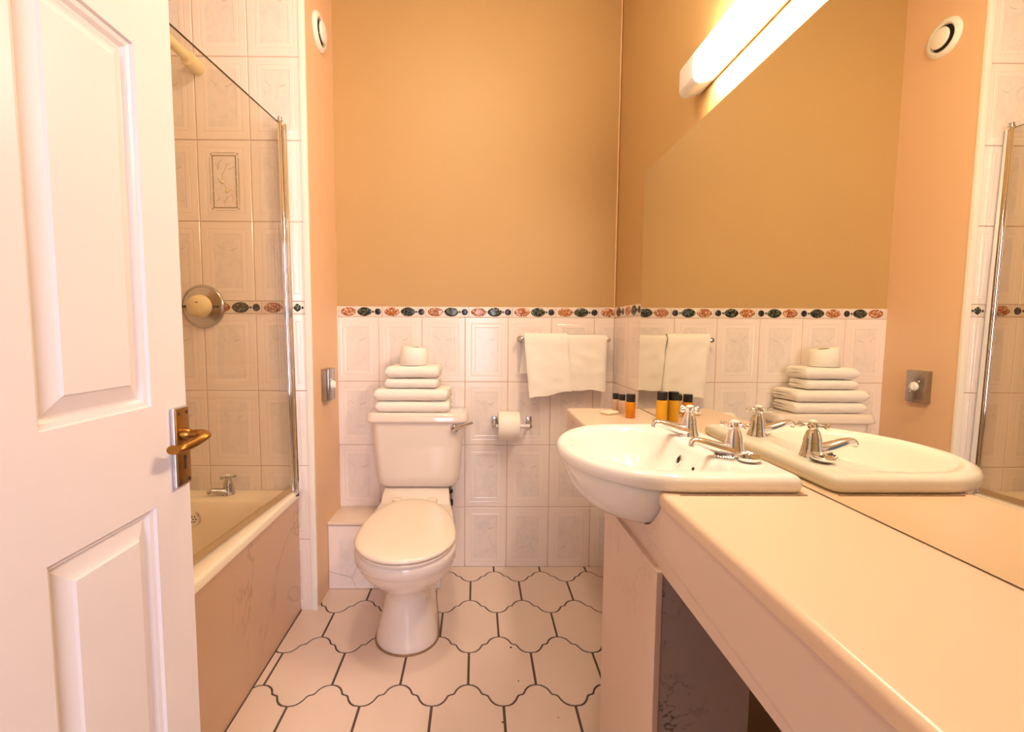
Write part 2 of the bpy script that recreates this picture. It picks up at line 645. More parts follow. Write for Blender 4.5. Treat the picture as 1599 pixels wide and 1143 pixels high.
def deco(o):
    """the printed panel of the one ornamental tile, in that tile's own space"""
    bm = bmesh.new()
    y = -0.0024
    x0, x1, z0, z1 = 0.0565, 0.1435, 0.052, 0.243
    for (a, b) in (((x0, z0), (x1, z0)), ((x0, z1), (x1, z1)), ((x0, z0), (x0, z0 + 0.06)), ((x0, z0 + 0.066), (x0, z0 + 0.116)), ((x0, z0 + 0.122), (x0, z1)),
                   ((x1, z0), (x1, z0 + 0.03)), ((x1, z0 + 0.036), (x1, z0 + 0.066)), ((x1, z0 + 0.072), (x1, z0 + 0.11)), ((x1, z0 + 0.116), (x1, z1)),
                   ((x0 + 0.004, z1 + 0.011), (x1 - 0.004, z1 + 0.011)), ((x0 + 0.004, z0 - 0.011), (x1 - 0.004, z0 - 0.011)),
                   ((x0 - 0.011, z0 + 0.01), (x0 - 0.011, z1 - 0.01)), ((x1 + 0.011, z0 + 0.01), (x1 + 0.011, z1 - 0.01))):
        w = 0.0014 if (a[0] in (x0, x1) and a[1] in (z0, z1) or a[0] in (x0, x1)) else 0.0005
        box(bm, (a[0] - w, y - 0.0006, a[1] - w), (b[0] + w, y + 0.002, b[1] + w))
    for px in (x0 - 0.006, x1 + 0.006):
        for pz in (z0 - 0.005, z1 + 0.006):
            lathe(bm, [(0.003, 0.0), (0.002, 0.001), (0.0002, 0.0012)], (px, y + 0.0004, pz), (0, -1, 0), 8)
    obj('gold_frame', bm, GOLDLINE, o, loc=(0, 0, 0), smooth=False)
    bm = bmesh.new()
    for pts in ([(0.100, 0.054), (0.097, 0.072), (0.104, 0.084), (0.112, 0.094)], [(0.107, 0.113), (0.103, 0.128), (0.094, 0.145), (0.092, 0.165), (0.090, 0.182)],
                [(0.094, 0.143), (0.082, 0.150), (0.074, 0.158)], [(0.110, 0.108), (0.122, 0.118), (0.130, 0.112)], [(0.091, 0.170), (0.104, 0.196), (0.112, 0.214), (0.120, 0.208)],
                [(0.070, 0.075), (0.080, 0.090), (0.074, 0.102)], [(0.125, 0.075), (0.131, 0.086), (0.124, 0.100)], [(0.074, 0.190), (0.080, 0.215), (0.092, 0.228)]):
        tube(bm, [(a, y, b) for a, b in smooth_path([Vector((p[0], p[1], 0)) for p in pts], 4) and [(q.x, q.y) for q in smooth_path([Vector((p[0], p[1], 0)) for p in pts], 4)]], 0.00045, 5)
    obj('stem', bm, GOLDLINE, o, loc=(0, 0, 0))
    for px, pz in ((0.0915, 0.146), (0.1075, 0.113)):
        obj('bead', L([(0.0068, 0), (0.0062, 0.0022), (0.004, 0.004), (0.0003, 0.0046)], (px, y + 0.0004, pz), (0, -1, 0), 12), IVORY, o, loc=(0, 0, 0))


tile_rows(wall_end, cols, low_rows + high_rows, pl_end)
border(wall_end, [XJ + 0.023 - TW * i for i in range(1, 7)], XFAR, XL - 0.019, lambda s: (s, YP + 0.0022, ZB), 0)
far_cols = [(YP - TW * k, YF, YP) for k in range(1, 10)]
tile_rows(wall_far, far_cols, low_rows[:3] + high_rows, lambda c0, z0, me, *a: put_tile(wall_far, 'tile', me, TILE, (XFAR - 0.0022, c0, z0), PI / 2))
border(wall_far, [YP + 0.013 - TW * k for k in range(1, 10)], YF, YP, lambda t: (XFAR - 0.0022, t, ZB), PI / 2)
bm = bmesh.new()
prism(bm, [(XL - 0.019, YP + 0.004, 0), (XL - 0.019, YP - 0.0035, 0), (XL - 0.006, YP - 0.0045, 0), (XL + 0.0015, YP - 0.003, 0), (XL + 0.003, YP + 0.003, 0), (XL + 0.002, YP + 0.010, 0), (XL - 0.001, YP + 0.010, 0)], (0, 0, H))
obj('trim_1', bm, CREAMTRIM, kind='structure')
# sealant line in the back right corner
obj('trim_2', fix(tube(bmesh.new(), [(XR, D + 0.001, ZB + BH), (XR, D + 0.001, H)], 0.004, 6)), plain('peach_filler', (0.80, 0.50, 0.24), 0.5), kind='structure')

# ------------------------------------------------------------------ floor of lantern-shaped tiles
floor = obj('floor', B((XFAR - 0.1, -0.02, -0.1), (XR + 0.1, D + 0.1, -0.0022)), FGROUT, smooth=False, kind='structure')
obj('hall_floor', B((-1.5, -2.4, -0.1), (1.5, -0.02, -0.002)), plain('hall_carpet', (0.35, 0.28, 0.24), 0.9), smooth=False, kind='structure')
P_, AMP, ROW, X0, YC = 0.2178, 0.0860, 0.2320, 0.0869, 2.0935
HALF = [(a * P_ / 2, -b * AMP) for a, b in ((0, 0), (0.10, 0.02), (0.19, 0.07), (0.27, 0.155), (0.33, 0.26), (0.37, 0.37), (0.395, 0.435), (0.44, 0.468), (0.49, 0.487), (0.54, 0.507),
        (0.575, 0.545), (0.605, 0.625), (0.645, 0.73), (0.70, 0.83), (0.77, 0.915), (0.86, 0.975), (1, 1))]


def clip_poly(poly, axis, val, keep_less):
    out = []
    ins = (lambda p: p[axis] <= val) if keep_less else (lambda p: p[axis] >= val)
    for i, p in enumerate(poly):
        q = poly[(i + 1) % len(poly)]
        if ins(p):
            out.append(p)
        if ins(p) != ins(q):
            t = (val - p[axis]) / (q[axis] - p[axis])
            out.append((p[0] + t * (q[0] - p[0]), p[1] + t * (q[1] - p[1])))
    return out


FX0, FX1, FY0, FY1 = -0.702, XR - 0.001, 0.112, D - 0.002
gap = 0.0041
for k in range(0, 9):
    yc = YC + ROW - k * ROW            # crest line of this row's far wave
    off = X0 + (0 if k % 2 else P_ / 2)
    for i in range(-5, 5):
        xc = off + i * P_
        far = [(xc + a, yc + b) for a, b in HALF]
        far_l = [(xc - a, yc + b) for a, b in reversed(HALF)]
        # near wave: its trough lies under this tile's crest, its crests at the sides
        near_r = [(xc + P_ / 2 - a, yc - ROW + b) for a, b in HALF]
        near_l = [(xc - (P_ / 2 - a), yc - ROW + b) for a, b in reversed(HALF)]
        poly = far_l[:-1] + far + near_r + near_l[1:]
        poly = [(xc + (x - xc) * (1 - 2 * gap / P_), yc - 0.159 + (y - yc + 0.159) * (1 - 2 * gap / 0.318)) for x, y in poly]
        for ax, val, less in ((0, FX0, False), (0, FX1, True), (1, FY0, False), (1, FY1, True)):
            if poly:
                poly = clip_poly(poly, ax, val, less)
        # drop doubled points
        q = []
        for p in poly:
            if not q or (abs(p[0] - q[-1][0]) + abs(p[1] - q[-1][1])) > 1e-4:
                q.append(p)
        if len(q) > 2 and (abs(q[0][0] - q[-1][0]) + abs(q[0][1] - q[-1][1])) < 1e-4:
            q.pop()
        if len(q) < 3 or (max(p[0] for p in q) - min(p[0] for p in q)) < 0.006 or (max(p[1] for p in q) - min(p[1] for p in q)) < 0.006:
            continue
        bm = bmesh.new()
        ta = [bm.verts.new((x, y, 0.0)) for x, y in q]
        tb = [bm.verts.new((x, y, -0.004)) for x, y in q]
        bm.faces.new(list(reversed(ta)))
        for a in range(len(q)):
            b = (a + 1) % len(q)
            bm.faces.new((ta[a], ta[b], tb[b], tb[a]))
        fix(bm)
        obj('floor_tile', bm, FTILE, floor, smooth=False)
for x, y, r in ((0.128, 1.571, 0.005), (0.1405, 1.412, 0.003), (0.080, 1.254, 0.0035), (0.245, 1.27, 0.002)):
    obj('chip', L([(r, -0.0005), (r * 0.8, 0.0004), (r * 0.2, 0.0005)], (x, y, 0), n=9), MOULD, floor)

# ------------------------------------------------------------------ boxed-in pipes behind the toilet
bx0, bx1, by, bz = XL, -0.154, 1.9465, 0.290
boxing = obj('pipe_boxing', B((bx0, by + 0.004, 0), (bx1 - 0.004, D, bz - 0.002)), GROUT, smooth=False)
tag(boxing, 'low tiled box hiding the pipes behind the toilet', 'pipe boxing')
obj('box_top', B((bx0, by - 0.004, bz - 0.002), (bx1, D, bz + 0.010), 0.003), plain('cream_box_top', (0.80, 0.66, 0.55), 0.3), boxing)


def frag(pts):
    bm = bmesh.new()
    c = Vector((sum(p[0] for p in pts) / len(pts), 0, sum(p[1] for p in pts) / len(pts)))
    q = [(c.x + (p[0] - c.x) * 0.985, by, c.z + (p[1] - c.z) * 0.985) for p in pts]
    prism(bm, q, (0, 0.004, 0))
    uv = bm.loops.layers.uv.new('UVMap')
    for f in bm.faces:
        for l in f.loops:
            l[uv].uv = ((l.vert.co.x - bx0) / TW * 0.95, (l.vert.co.z + 0.03) / TH)
    return bm


zt = bz - 0.004
A_, B_, C_, D_, E_ = (-0.640, 0.078), (-0.542, 0.052), (-0.470, 0.19), (-0.522, 0.002), (-0.441, 0.002)
obj('tile', frag([(-0.641, zt), A_, B_, C_, (-0.455, zt)]), TILE, boxing, smooth=False)
obj('tile', frag([A_, (-0.641, 0.002), D_, B_]), TILE, boxing, smooth=False)
obj('tile', frag([B_, D_, (-0.443, 0.002), (-0.443, 0.17), C_]), TILE, boxing, smooth=False)
obj('tile', frag([(-0.451, zt), (-0.466, 0.19), E_, (-0.31, 0.002), (-0.31, zt)]), TILE, boxing, smooth=False)
obj('tile', frag([(-0.306, zt), (-0.306, 0.002), (bx1 - 0.001, 0.002), (bx1 - 0.001, zt)]), TILE, boxing, smooth=False)
obj('tile', B((bx1 - 0.004, by, 0.001), (bx1, D - 0.003, zt), 0.001), TILE, boxing, smooth=False)


# ------------------------------------------------------------------ door standing open on the left
DX = -0.446
DY0, DY1, DZ0, DZ1 = 0.117, 0.706, 0.008, 1.985
door = bpy.data.objects.new('door_1', None)
door.location = (DX, DY0, DZ0)
link(door)
door['kind'] = 'structure'
tag(door, 'white panelled door with a brass lever standing open at the left')
PY = [(0.188, 0.358), (0.463, 0.634)]
PZ = [(0.20, 0.886), (1.022, 1.503), (1.60, 1.88)]
ys = [DY0] + [v for p in PY for v in p] + [DY1]
zs = [DZ0] + [v for p in PZ for v in p] + [DZ1]
bm = bmesh.new()
for i in range(5):
    for j in range(7):
        if i % 2 and j % 2:
            continue
        for x in (DX, DX - 0.035):
            quad(bm, [(x, ys[i], zs[j]), (x, ys[i + 1], zs[j]), (x, ys[i + 1], zs[j + 1]), (x, ys[i], zs[j + 1])])
for a, b in (((DY0, DZ0), (DY1, DZ0)), ((DY1, DZ0), (DY1, DZ1)), ((DY1, DZ1), (DY0, DZ1)), ((DY0, DZ1), (DY0, DZ0))):
    quad(bm, [(DX, *a), (DX, *b), (DX - 0.035, *b), (DX - 0.035, *a)])
bmesh.ops.remove_doubles(bm, verts=bm.verts, dist=1e-5)
obj('door_frame_boards', fix(bm), DOORP, door, smooth=False)
for y0, y1 in PY:
    for z0, z1 in PZ:
        bm = bmesh.new()
        for sx, X in ((1, DX), (-1, DX - 0.035)):
            rings = []
            for ins, dep in ((0, 0), (0.003, 0.0), (0.0045, -0.0045), (0.010, -0.0055), (0.014, -0.0105), (0.0165, -0.0105), (0.0345, -0.0035), (0.037, -0.001)):
                rings.append([(X + sx * dep, y0 + ins, z0 + ins), (X + sx * dep, y1 - ins, z0 + ins), (X + sx * dep, y1 - ins, z1 - ins), (X + sx * dep, y0 + ins, z1 - ins)])
            loft(bm, rings, cap0=False)
        fix(bm)
        obj('panel', bm, DOORP, door, smooth=False)
# lever handle on its back plate
hy0, hy1, hz0, hz1 = 0.6665, 0.7000, 0.8965, 1.0160
handle = obj('handle', B((DX, hy0, hz0), (DX + 0.0065, hy1, hz1), 0.0015), STEELB, door, smooth=False)
tag(handle, 'aged brass lever handle on a long plate')
obj('plate', B((DX + 0.0060, hy0 + 0.0022, hz0 + 0.0022), (DX + 0.0082, hy1 - 0.001, hz1 - 0.0022), 0.001), BRASS, handle)
hp = (0.6845, 0.9745)
obj('collar', L([(0.0095, 0), (0.0095, 0.006), (0.0075, 0.011), (0.0065, 0.012)], (DX + 0.0075, *hp), (1, 0, 0), 20), BRASS, handle)
path = smooth_path([(DX + 0.014, *hp), (DX + 0.030, hp[0], hp[1] + 0.001), (DX + 0.0395, hp[0] - 0.002, hp[1] + 0.001), (DX + 0.0420, hp[0] - 0.010, hp[1] - 0.002), (DX + 0.036, hp[0] - 0.022, hp[1] - 0.008),
                    (DX + 0.028, hp[0] - 0.033, hp[1] - 0.0125), (DX + 0.024, hp[0] - 0.042, hp[1] - 0.0130), (DX + 0.023, hp[0] - 0.048, hp[1] - 0.0118)], 5)
obj('lever', tube(bmesh.new(), path, lambda t: 0.0068 + 0.0036 * min(1, t * 2.5), 14, lambda t: 0.9 - 0.28 * min(1, t * 3), (0, 0.25, 1)), BRASS, handle)
bm = bmesh.new()
lathe(bm, [(0.0034, 0), (0.0034, 0.0006)], (DX + 0.0080, 0.6855, 0.9395), (1, 0, 0), 14)
box(bm, (DX + 0.0080, 0.6838, 0.921), (DX + 0.0086, 0.6872, 0.938))
obj('keyhole', bm, BLACK, handle, smooth=False)
for yy in (hy0 + 0.008, hy1 - 0.007):
    for zz in (hz0 + 0.008, hz1 - 0.009):
        obj('screw', L([(0.0030, 0), (0.0026, 0.0007), (0.0003, 0.0009)], (DX + 0.0080, yy, zz), (1, 0, 0), 10), DARK, handle)

# ------------------------------------------------------------------ bath
RIMZ = 0.500
bath = thing('bathtub', 'cream enamelled bathtub behind the glass shower screen', 'bathtub', (-1.05, 0.96, 0))
bx = (-1.398, -0.700, 0.112, YP - 0.001)


def bring(ins, z, r, yend=0.0):
    return rrect(bx[0] + ins, bx[1] - ins, bx[2] + ins, bx[3] - ins - yend, r, z, 6)


bm = bmesh.new()
loft(bm, [bring(0.006, RIMZ - 0.030, 0.02), bring(0.0, RIMZ - 0.028, 0.02), bring(0.0, RIMZ - 0.008, 0.02), bring(0.004, RIMZ - 0.001, 0.02), bring(0.012, RIMZ, 0.02),
          bring(0.058, RIMZ - 0.001, 0.09, 0.05), bring(0.066, RIMZ - 0.010, 0.10, 0.05), bring(0.078, RIMZ - 0.06, 0.10, 0.052), bring(0.105, RIMZ - 0.28, 0.11, 0.07), bring(0.135, RIMZ - 0.37, 0.12, 0.09), bring(0.19, RIMZ - 0.40, 0.12, 0.12)], cap0=False)
obj('tub', fix(bm), ENAMEL, bath, angle=60)
obj('bath_panel', B((-0.722, bx[2], 0.0), (-0.706, bx[3], RIMZ - 0.028), 0.001), BATHPANEL, bath, smooth=False)
# overflow rose in the tub's end wall
ov = Vector((-1.043, 1.667, 0.432))
ovn = (0, -0.97, 0.12)
rose = obj('overflow_rose', L([(0.029, 0), (0.029, 0.004), (0.025, 0.007), (0.019, 0.007), (0.018, 0.0045), (0.0003, 0.0045)], ov, ovn, 28), CHROME, bath)
q = Vector((0, 0, 1)).rotation_difference(Vector(ovn).normalized())
bm = bmesh.new()
for k in range(7):
    a = 2 * PI * k / 6
    r = 0.0 if k == 6 else 0.0105
    lathe(bm, [(0.0030, 0), (0.0030, 0.0006)], ov + q @ Vector((r * math.cos(a), r * math.sin(a), 0.0046)), ovn, 8)
obj('hole', bm, DARK, rose)

# ------------------------------------------------------------------ taps
def make_tap(name, label, cat, loc, h, spout_len, spout_rise, spout_dir, group, turn, CHROME=CHROME):
    t = thing(name, label, cat, loc, group)
    x, y, z = loc
    s = h / 0.08
    obj('body', L([(0.0235 * s, 0), (0.0235 * s, 0.003 * s), (0.0225 * s, 0.0045 * s), (0.0195 * s, 0.018 * s), (0.0172 * s, 0.031 * s), (0.0160 * s, 0.032 * s), (0.0175 * s, 0.0335 * s), (0.0165 * s, 0.040 * s), (0.0125 * s, 0.054 * s),
                   (0.0090 * s, 0.060 * s), (0.0085 * s, 0.063 * s)], loc, n=28), CHROME, t)
    d = Vector(spout_dir).normalized()
    o = Vector(loc)
    pts = smooth_path([o + d * 0.004 + Vector((0, 0, 0.0125 * s)), o + d * spout_len * 0.35 + Vector((0, 0, 0.0145 * s + spout_rise * 0.30)), o + d * spout_len * 0.75 + Vector((0, 0, 0.02 * s + spout_rise * 0.8)),
                       o + d * spout_len * 0.96 + Vector((0, 0, 0.021 * s + spout_rise)), o + d * spout_len * 1.02 + Vector((0, 0, 0.014 * s + spout_rise))], 6)
    sp = obj('spout', tube(bmesh.new(), pts, lambda u: (0.0200 - 0.0112 * min(1, u * 1.25)) * s, 16, lambda u: 0.80, (0, 0, 1)), CHROME, t)
    tip = pts[-1]
    obj('nozzle', L([(0.0052 * s, 0.002), (0.0055 * s, -0.004 * s), (0.0040 * s, -0.004 * s)], tip, n=14), DULLCHR, sp)
    hd = obj('handle', L([(0.0085 * s, 0.062 * s), (0.0105 * s, 0.064 * s), (0.0105 * s, 0.071 * s), (0.0095 * s, 0.074 * s)], loc, n=24), CHROME, t)
    obj('cap', L([(0.0092 * s, 0.0735 * s), (0.0085 * s, 0.0765 * s), (0.004 * s, 0.0790 * s), (0.0003, 0.0795 * s)], loc, n=20), WHITEPL, hd)
    for k in range(4):
        a = turn + k * PI / 2
        dd = Vector((math.cos(a), math.sin(a), 0))
        p0 = o + Vector((0, 0, 0.0675 * s))
        ax = [(0.0036 * s, 0.009 * s), (0.0030 * s, 0.0150 * s), (0.0042 * s, 0.0165 * s), (0.0030 * s, 0.018 * s), (0.0056 * s, 0.0195 * s), (0.0072 * s, 0.0235 * s), (0.0056 * s, 0.0275 * s), (0.0022 * s, 0.0292 * s), (0.0003, 0.0297 * s)]
        obj('arm', L(ax, p0, dd, 14), CHROME, hd)
    return t


BZ = 0.866
tap1 = make_tap('basin_tap', 'chrome cross-head basin tap on the far side of the basin', 'tap', (0.545, 1.160, BZ), 0.080, 0.089, 0.012, (-1, 0.02, 0), 'basin taps', 0.35)
tap2 = make_tap('basin_tap', 'chrome cross-head basin tap with the plug and chain at its foot', 'tap', (0.549, 0.962, BZ), 0.080, 0.089, 0.012, (-1, 0.0, 0), 'basin taps', 0.75)
make_tap('bath_tap', 'chrome cross-head bath tap on the bath rim, clear of the door', 'tap', (-0.952, 1.742, RIMZ - 0.001), 0.080, 0.066, 0.004, (-0.8, -0.6, 0), 'bath taps', 0.5, DULLCHR)
make_tap('bath_tap', 'chrome bath tap almost hidden behind the door edge', 'tap', (-1.150, 1.742, RIMZ - 0.001), 0.088, 0.088, 0.004, (0.05, -1, 0), 'bath taps', 0.2, DULLCHR)

# ------------------------------------------------------------------ shower: valve, arm, screen
vc = Vector((-1.0512, YP, 1.2195))
valve = thing('shower_valve', 'round chrome shower valve with an ivory knob on the tiled wall', 'shower valve', vc)
obj('plate', L([(0.0830, 0.000), (0.0835, 0.006), (0.0800, 0.011), (0.0755, 0.0125), (0.0740, 0.0105), (0.060, 0.014), (0.042, 0.020), (0.040, 0.024), (0.0003, 0.024)], vc, (0, -1, 0), 48), DULLCHR, valve)
knob = obj('knob', L([(0.0435, 0.020), (0.0440, 0.030), (0.0415, 0.040), (0.036, 0.050), (0.027, 0.057), (0.0003, 0.060)], vc, (0, -1, 0), 32), IVORY, valve)
tag(knob, 'ivory plastic knob')
obj('pointer', B((vc.x - 0.003, vc.y - 0.0585, vc.z + 0.010), (vc.x + 0.012, vc.y - 0.053, vc.z + 0.015), 0.0008), BLACK, knob, smooth=False)
obj('stop_lug', B((vc.x - 0.073, vc.y - 0.019, vc.z - 0.004), (vc.x + 0.066, vc.y - 0.010, vc.z + 0.003), 0.001), DARK, valve, smooth=False)

sc_ = Vector((-1.037, YP, 2.098))
arm = thing('shower_fixture', 'ivory shower arm sticking out of the tiled wall above the screen', 'shower', sc_)
obj('wall_cup', L([(0.0265, 0), (0.0265, 0.055), (0.0245, 0.064), (0.0180, 0.068), (0.0003, 0.068)], sc_, (0, -1, 0), 28), IVORY, arm)
obj('pipe', tube(bmesh.new(), smooth_path([sc_ + Vector((-0.002, -0.06, 0.004)), sc_ + Vector((-0.006, -0.2, 0.010)), sc_ + Vector((-0.010, -0.38, 0.012)), sc_ + Vector((-0.010, -0.46, -0.02)), sc_ + Vector((-0.010, -0.49, -0.06))], 6), 0.0175, 16), IVORY, arm)
obj('rose', L([(0.018, 0.0), (0.022, 0.02), (0.045, 0.045), (0.046, 0.055), (0.0003, 0.056)], sc_ + Vector((-0.010, -0.488, -0.05)), (0, -0.25, -1), 28), IVORY, arm)

ST, SB = Vector((-0.7265, 1.766, 1.893)), Vector((-0.7135, 1.766, 0.507))   # the hinge tube leans a little
screen = thing('shower_screen', 'clear glass shower screen with chrome hinge post on the bath rim', 'shower screen', (SB.x, SB.y, RIMZ))
dirn = Vector((-0.070, -1.0, 0)).normalized()
bm = bmesh.new()
tn = Vector((1, -0.07, 0)).normalized() * 0.003
g0, g1 = SB + Vector((-0.006, 0, 0.012)), ST + Vector((-0.006, 0, 0))
loft(bm, [[g0 - tn, g0 + tn, g1 + tn, g1 - tn], [g0 - tn + dirn * 0.80, g0 + tn + dirn * 0.80, g1 + tn + dirn * 0.80, g1 - tn + dirn * 0.80]])
obj('glass_pane', fix(bm), GLASS, screen, smooth=False)
bm = bmesh.new()
e = dirn * 0.80
loft(bm, [[g1 - tn, g1 + tn, g1 + tn + Vector((0, 0, 0.0012)), g1 - tn + Vector((0, 0, 0.0012))], [g1 - tn + e, g1 + tn + e, g1 + tn + e + Vector((0, 0, 0.0012)), g1 - tn + e + Vector((0, 0, 0.0012))]])
obj('ground_edge', fix(bm), plain('green_glass_edge', (0.16, 0.15, 0.09), 0.3), screen, smooth=False)
bm = bmesh.new()
s0 = g0 + Vector((0, 0, -0.014))
loft(bm, [[s0 - tn * 1.6, s0 + tn * 1.6, g0 + tn * 1.3 + Vector((0, 0, 0.004)), g0 - tn * 1.3 + Vector((0, 0, 0.004))], [s0 - tn * 1.6 + e, s0 + tn * 1.6 + e, g0 + tn * 1.3 + e + Vector((0, 0, 0.004)), g0 - tn * 1.3 + e + Vector((0, 0, 0.004))]])
obj('bottom_seal', fix(bm), RUBBER, screen, smooth=False)
post = obj('hinge_tube', tube(bmesh.new(), [SB, ST + Vector((0, 0, 0.004))], 0.0092, 20), CHROME, screen)
obj('end_cap', L([(0.0105, 0.0), (0.0105, 0.004), (0.008, 0.008), (0.008, 0.016), (0.0003, 0.018)], ST + Vector((0, 0, 0.003)), n=20), DULLCHR, post)
bm = bmesh.new()
for dx, w in ((0.0105, 0.0075), (0.0205, 0.0085)):
    a, b = SB + Vector((dx, 0, -0.004)), ST + Vector((dx, 0, -0.012))
    y0, y1 = (1.752, 1.796) if dx > 0.015 else (1.760, 1.796)
    loft(bm, [[(p.x, y0, p.z), (p.x + w * 0.5, y0 - 0.002, p.z), (p.x + w, y0, p.z), (p.x + w, y1, p.z), (p.x, y1, p.z)] for p in (a, b)])
obj('wall_channel', fix(bm), CHROME, screen)
bm = bmesh.new()
for k in range(9):
    r = random.uniform(0.003, 0.006)
    p = Vector((-0.704 + random.uniform(-0.006, 0.006), 1.768 + random.uniform(-0.012, 0.02), RIMZ - 0.004 - 0.003 * k + random.uniform(-0.002, 0.004)))
    bmesh.ops.create_icosphere(bm, subdivisions=1, radius=r, matrix=Matrix.Translation(p))
obj('rust_mould', bm, MOULD, screen, kind='stuff')

# ------------------------------------------------------------------ vent and switch on the painted side of the pilaster
vp = Vector((XL, 1.966, 2.331))
vent = thing('vent', 'round cream extractor vent high on the peach pilaster', 'vent', vp)
obj('ring', L([(0.0735, 0.0), (0.0735, 0.003), (0.068, 0.010), (0.056, 0.014), (0.050, 0.010), (0.049, 0.001)], vp, (1, 0, 0), 40), CREAMTRIM, vent)
obj('dark_throat', L([(0.0495, 0.0004), (0.0495, 0.0014), (0.0003, 0.0014)], vp, (1, 0, 0), 32), DARK, vent)
obj('disc', L([(0.0020, 0.001), (0.0080, 0.012), (0.038, 0.013), (0.0395, 0.017), (0.036, 0.023), (0.020, 0.027), (0.0003, 0.028)], vp + Vector((0, 0.002, 0.001)), (1, 0, 0), 36), CREAMTRIM, vent)
sw = thing('isolator_switch', 'square chrome wall box with a white knob on the peach pilaster', 'switch', (XL, 1.947, 0.83))
obj('box', B((XL, 1.904, 0.834), (XL + 0.031, 1.990, 0.970), 0.0025), plain('brushed_chrome', (0.42, 0.39, 0.36), 0.22, 1.0, var=0.15, scale=14), sw)
kn = obj('knob', L([(0.0195, 0.0), (0.0195, 0.003), (0.0170, 0.005), (0.0165, 0.008), (0.0145, 0.0105), (0.0003, 0.0115)], (XL + 0.031, 1.949, 0.902), (1, 0, 0), 24), WHITEPL, sw)
obj('grip', B((XL + 0.0405, 1.9455, 0.888), (XL + 0.0465, 1.9525, 0.916), 0.002), WHITEPL, kn)
for yy, zz in ((1.930, 0.925), (1.9665, 0.880)):
    obj('screw', L([(0.004, 0), (0.003, 0.0015), (0.0003, 0.002)], (XL + 0.031, yy, zz), (1, 0, 0), 10), WHITEPL, sw)

# ------------------------------------------------------------------ vanity: counter, apron, pedestal box
CZ = 0.8335
van = thing('vanity_unit', 'long cream counter with a marbled front under the mirror', 'vanity', (0.49, 0.95, 0))
BCY = 1.07                                         # middle of the basin
yn, yf_ = BCY - 0.235, BCY + 0.235
xf = lambda y: 0.3435 if y < 0.9 else 0.3435 + (y - 0.9) * 0.011
bm = bmesh.new()
prism(bm, [(xf(0.1) - 0.002, YF + 0.001, CZ - 0.024), (xf(0.8) - 0.002, yn, CZ - 0.024), (0.575, yn, CZ - 0.024), (0.575, yf_, CZ - 0.024), (xf(1.3) - 0.002, yf_, CZ - 0.024), (xf(1.765) - 0.002, 1.766, CZ - 0.024),
           (XR - 0.0005, 1.766, CZ - 0.024), (XR - 0.0005, YF + 0.001, CZ - 0.024)], (0, 0, 0.024))
bmesh.ops.bevel(bm, geom=[e for e in bm.edges if all(v.co.z > CZ - 1e-4 and v.co.x < 0.37 for v in e.verts)], offset=0.0105, segments=4, affect='EDGES', profile=0.5)
obj('countertop', bm, COUNTER, van, angle=50)
# apron: outline in (y, z) with the bowl's cut-out
cut = [(0.826, CZ - 0.024), (0.8285, 0.806), (0.838, 0.793), (0.850, 0.780), (0.863, 0.766), (0.878, 0.754), (0.900, 0.743), (0.930, 0.735), (0.965, 0.731), (1.07, 0.7295)]
cut2 = [(2 * BCY - y, z) for y, z in reversed(cut[:-1])]
outl = [(YF + 0.001, 0.682), (YF + 0.001, CZ - 0.024)] + cut + cut2 + [(1.765, CZ - 0.024), (1.765, 0.682)]
bm = bmesh.new()
prism(bm, [(xf(y), y, z) for y, z in outl], (0.016, 0, 0))
obj('apron', bm, MARBLE, van, smooth=False)
obj('end_panel', B((0.36, 1.749, 0.682), (XR - 0.002, 1.765, CZ - 0.028)), MARBLE, van, smooth=False)
obj('pedestal_front', B((0.338, 0.825, 0.0), (0.350, 1.172, 0.684), 0.0015), MARBLE, van, smooth=False)
obj('pedestal_side', B((0.350, 0.827, 0.0), (0.524, 0.838, 0.70)), SHADEMARBLE, van, smooth=False)
obj('pedestal_side', B((0.350, 1.159, 0.0), (0.524, 1.170, 0.70)), MARBLE, van, smooth=False)
# waste and trap in the dark below
obj('waste_pipe', tube(bmesh.new(), smooth_path([(0.40, 1.07, 0.725), (0.40, 1.07, 0.56), (0.43, 1.07, 0.50), (0.48, 1.07, 0.53), (0.53, 1.07, 0.56), (XR, 1.07, 0.56)], 5), 0.018, 12), WHITEPL, van)
obj('silicone_bead', tube(bmesh.new(), [(x, 0.8155, CZ + 0.0008) for x in (0.372, 0.44, 0.52, 0.604)], 0.0016, 6), plain('brown_sealant', (0.34, 0.22, 0.15), 0.6, var=0.5, scale=150), van)

# ------------------------------------------------------------------ basin
def dshape(ins, z, a=0.205, b=0.25, xc=0.400, xb=0.607, nb=6):
    """outline: half ellipse towards the room, straight sides and back"""
    pts = []
    A, Bb, XB = a - ins, b - ins, xb - ins
    for k in range(33):
        t = PI / 2 + PI * k / 32
        pts.append(Vector((xc + A * math.cos(t), BCY + Bb * math.sin(t), z)))
    r = 0.018
    for k in range(1, nb):
        pts.append(Vector((xc + (XB - r - xc) * k / nb, BCY - Bb, z)))
    for k in range(4):
        t = -PI / 2 + PI / 2 * k / 3
        pts.append(Vector((XB - r + r * math.cos(t), BCY - Bb + r + r * math.sin(t), z)))
    for k in range(1, 2 * nb):
        pts.append(Vector((XB, BCY - Bb + r + (2 * Bb - 2 * r) * k / (2 * nb), z)))
    for k in range(4):
        t = PI / 2 * k / 3
        pts.append(Vector((XB - r + r * math.cos(t), BCY + Bb - r + r * math.sin(t), z)))
    for k in range(nb - 1, 0, -1):
        pts.append(Vector((xc + (XB - r - xc) * k / nb, BCY + Bb, z)))
    return pts


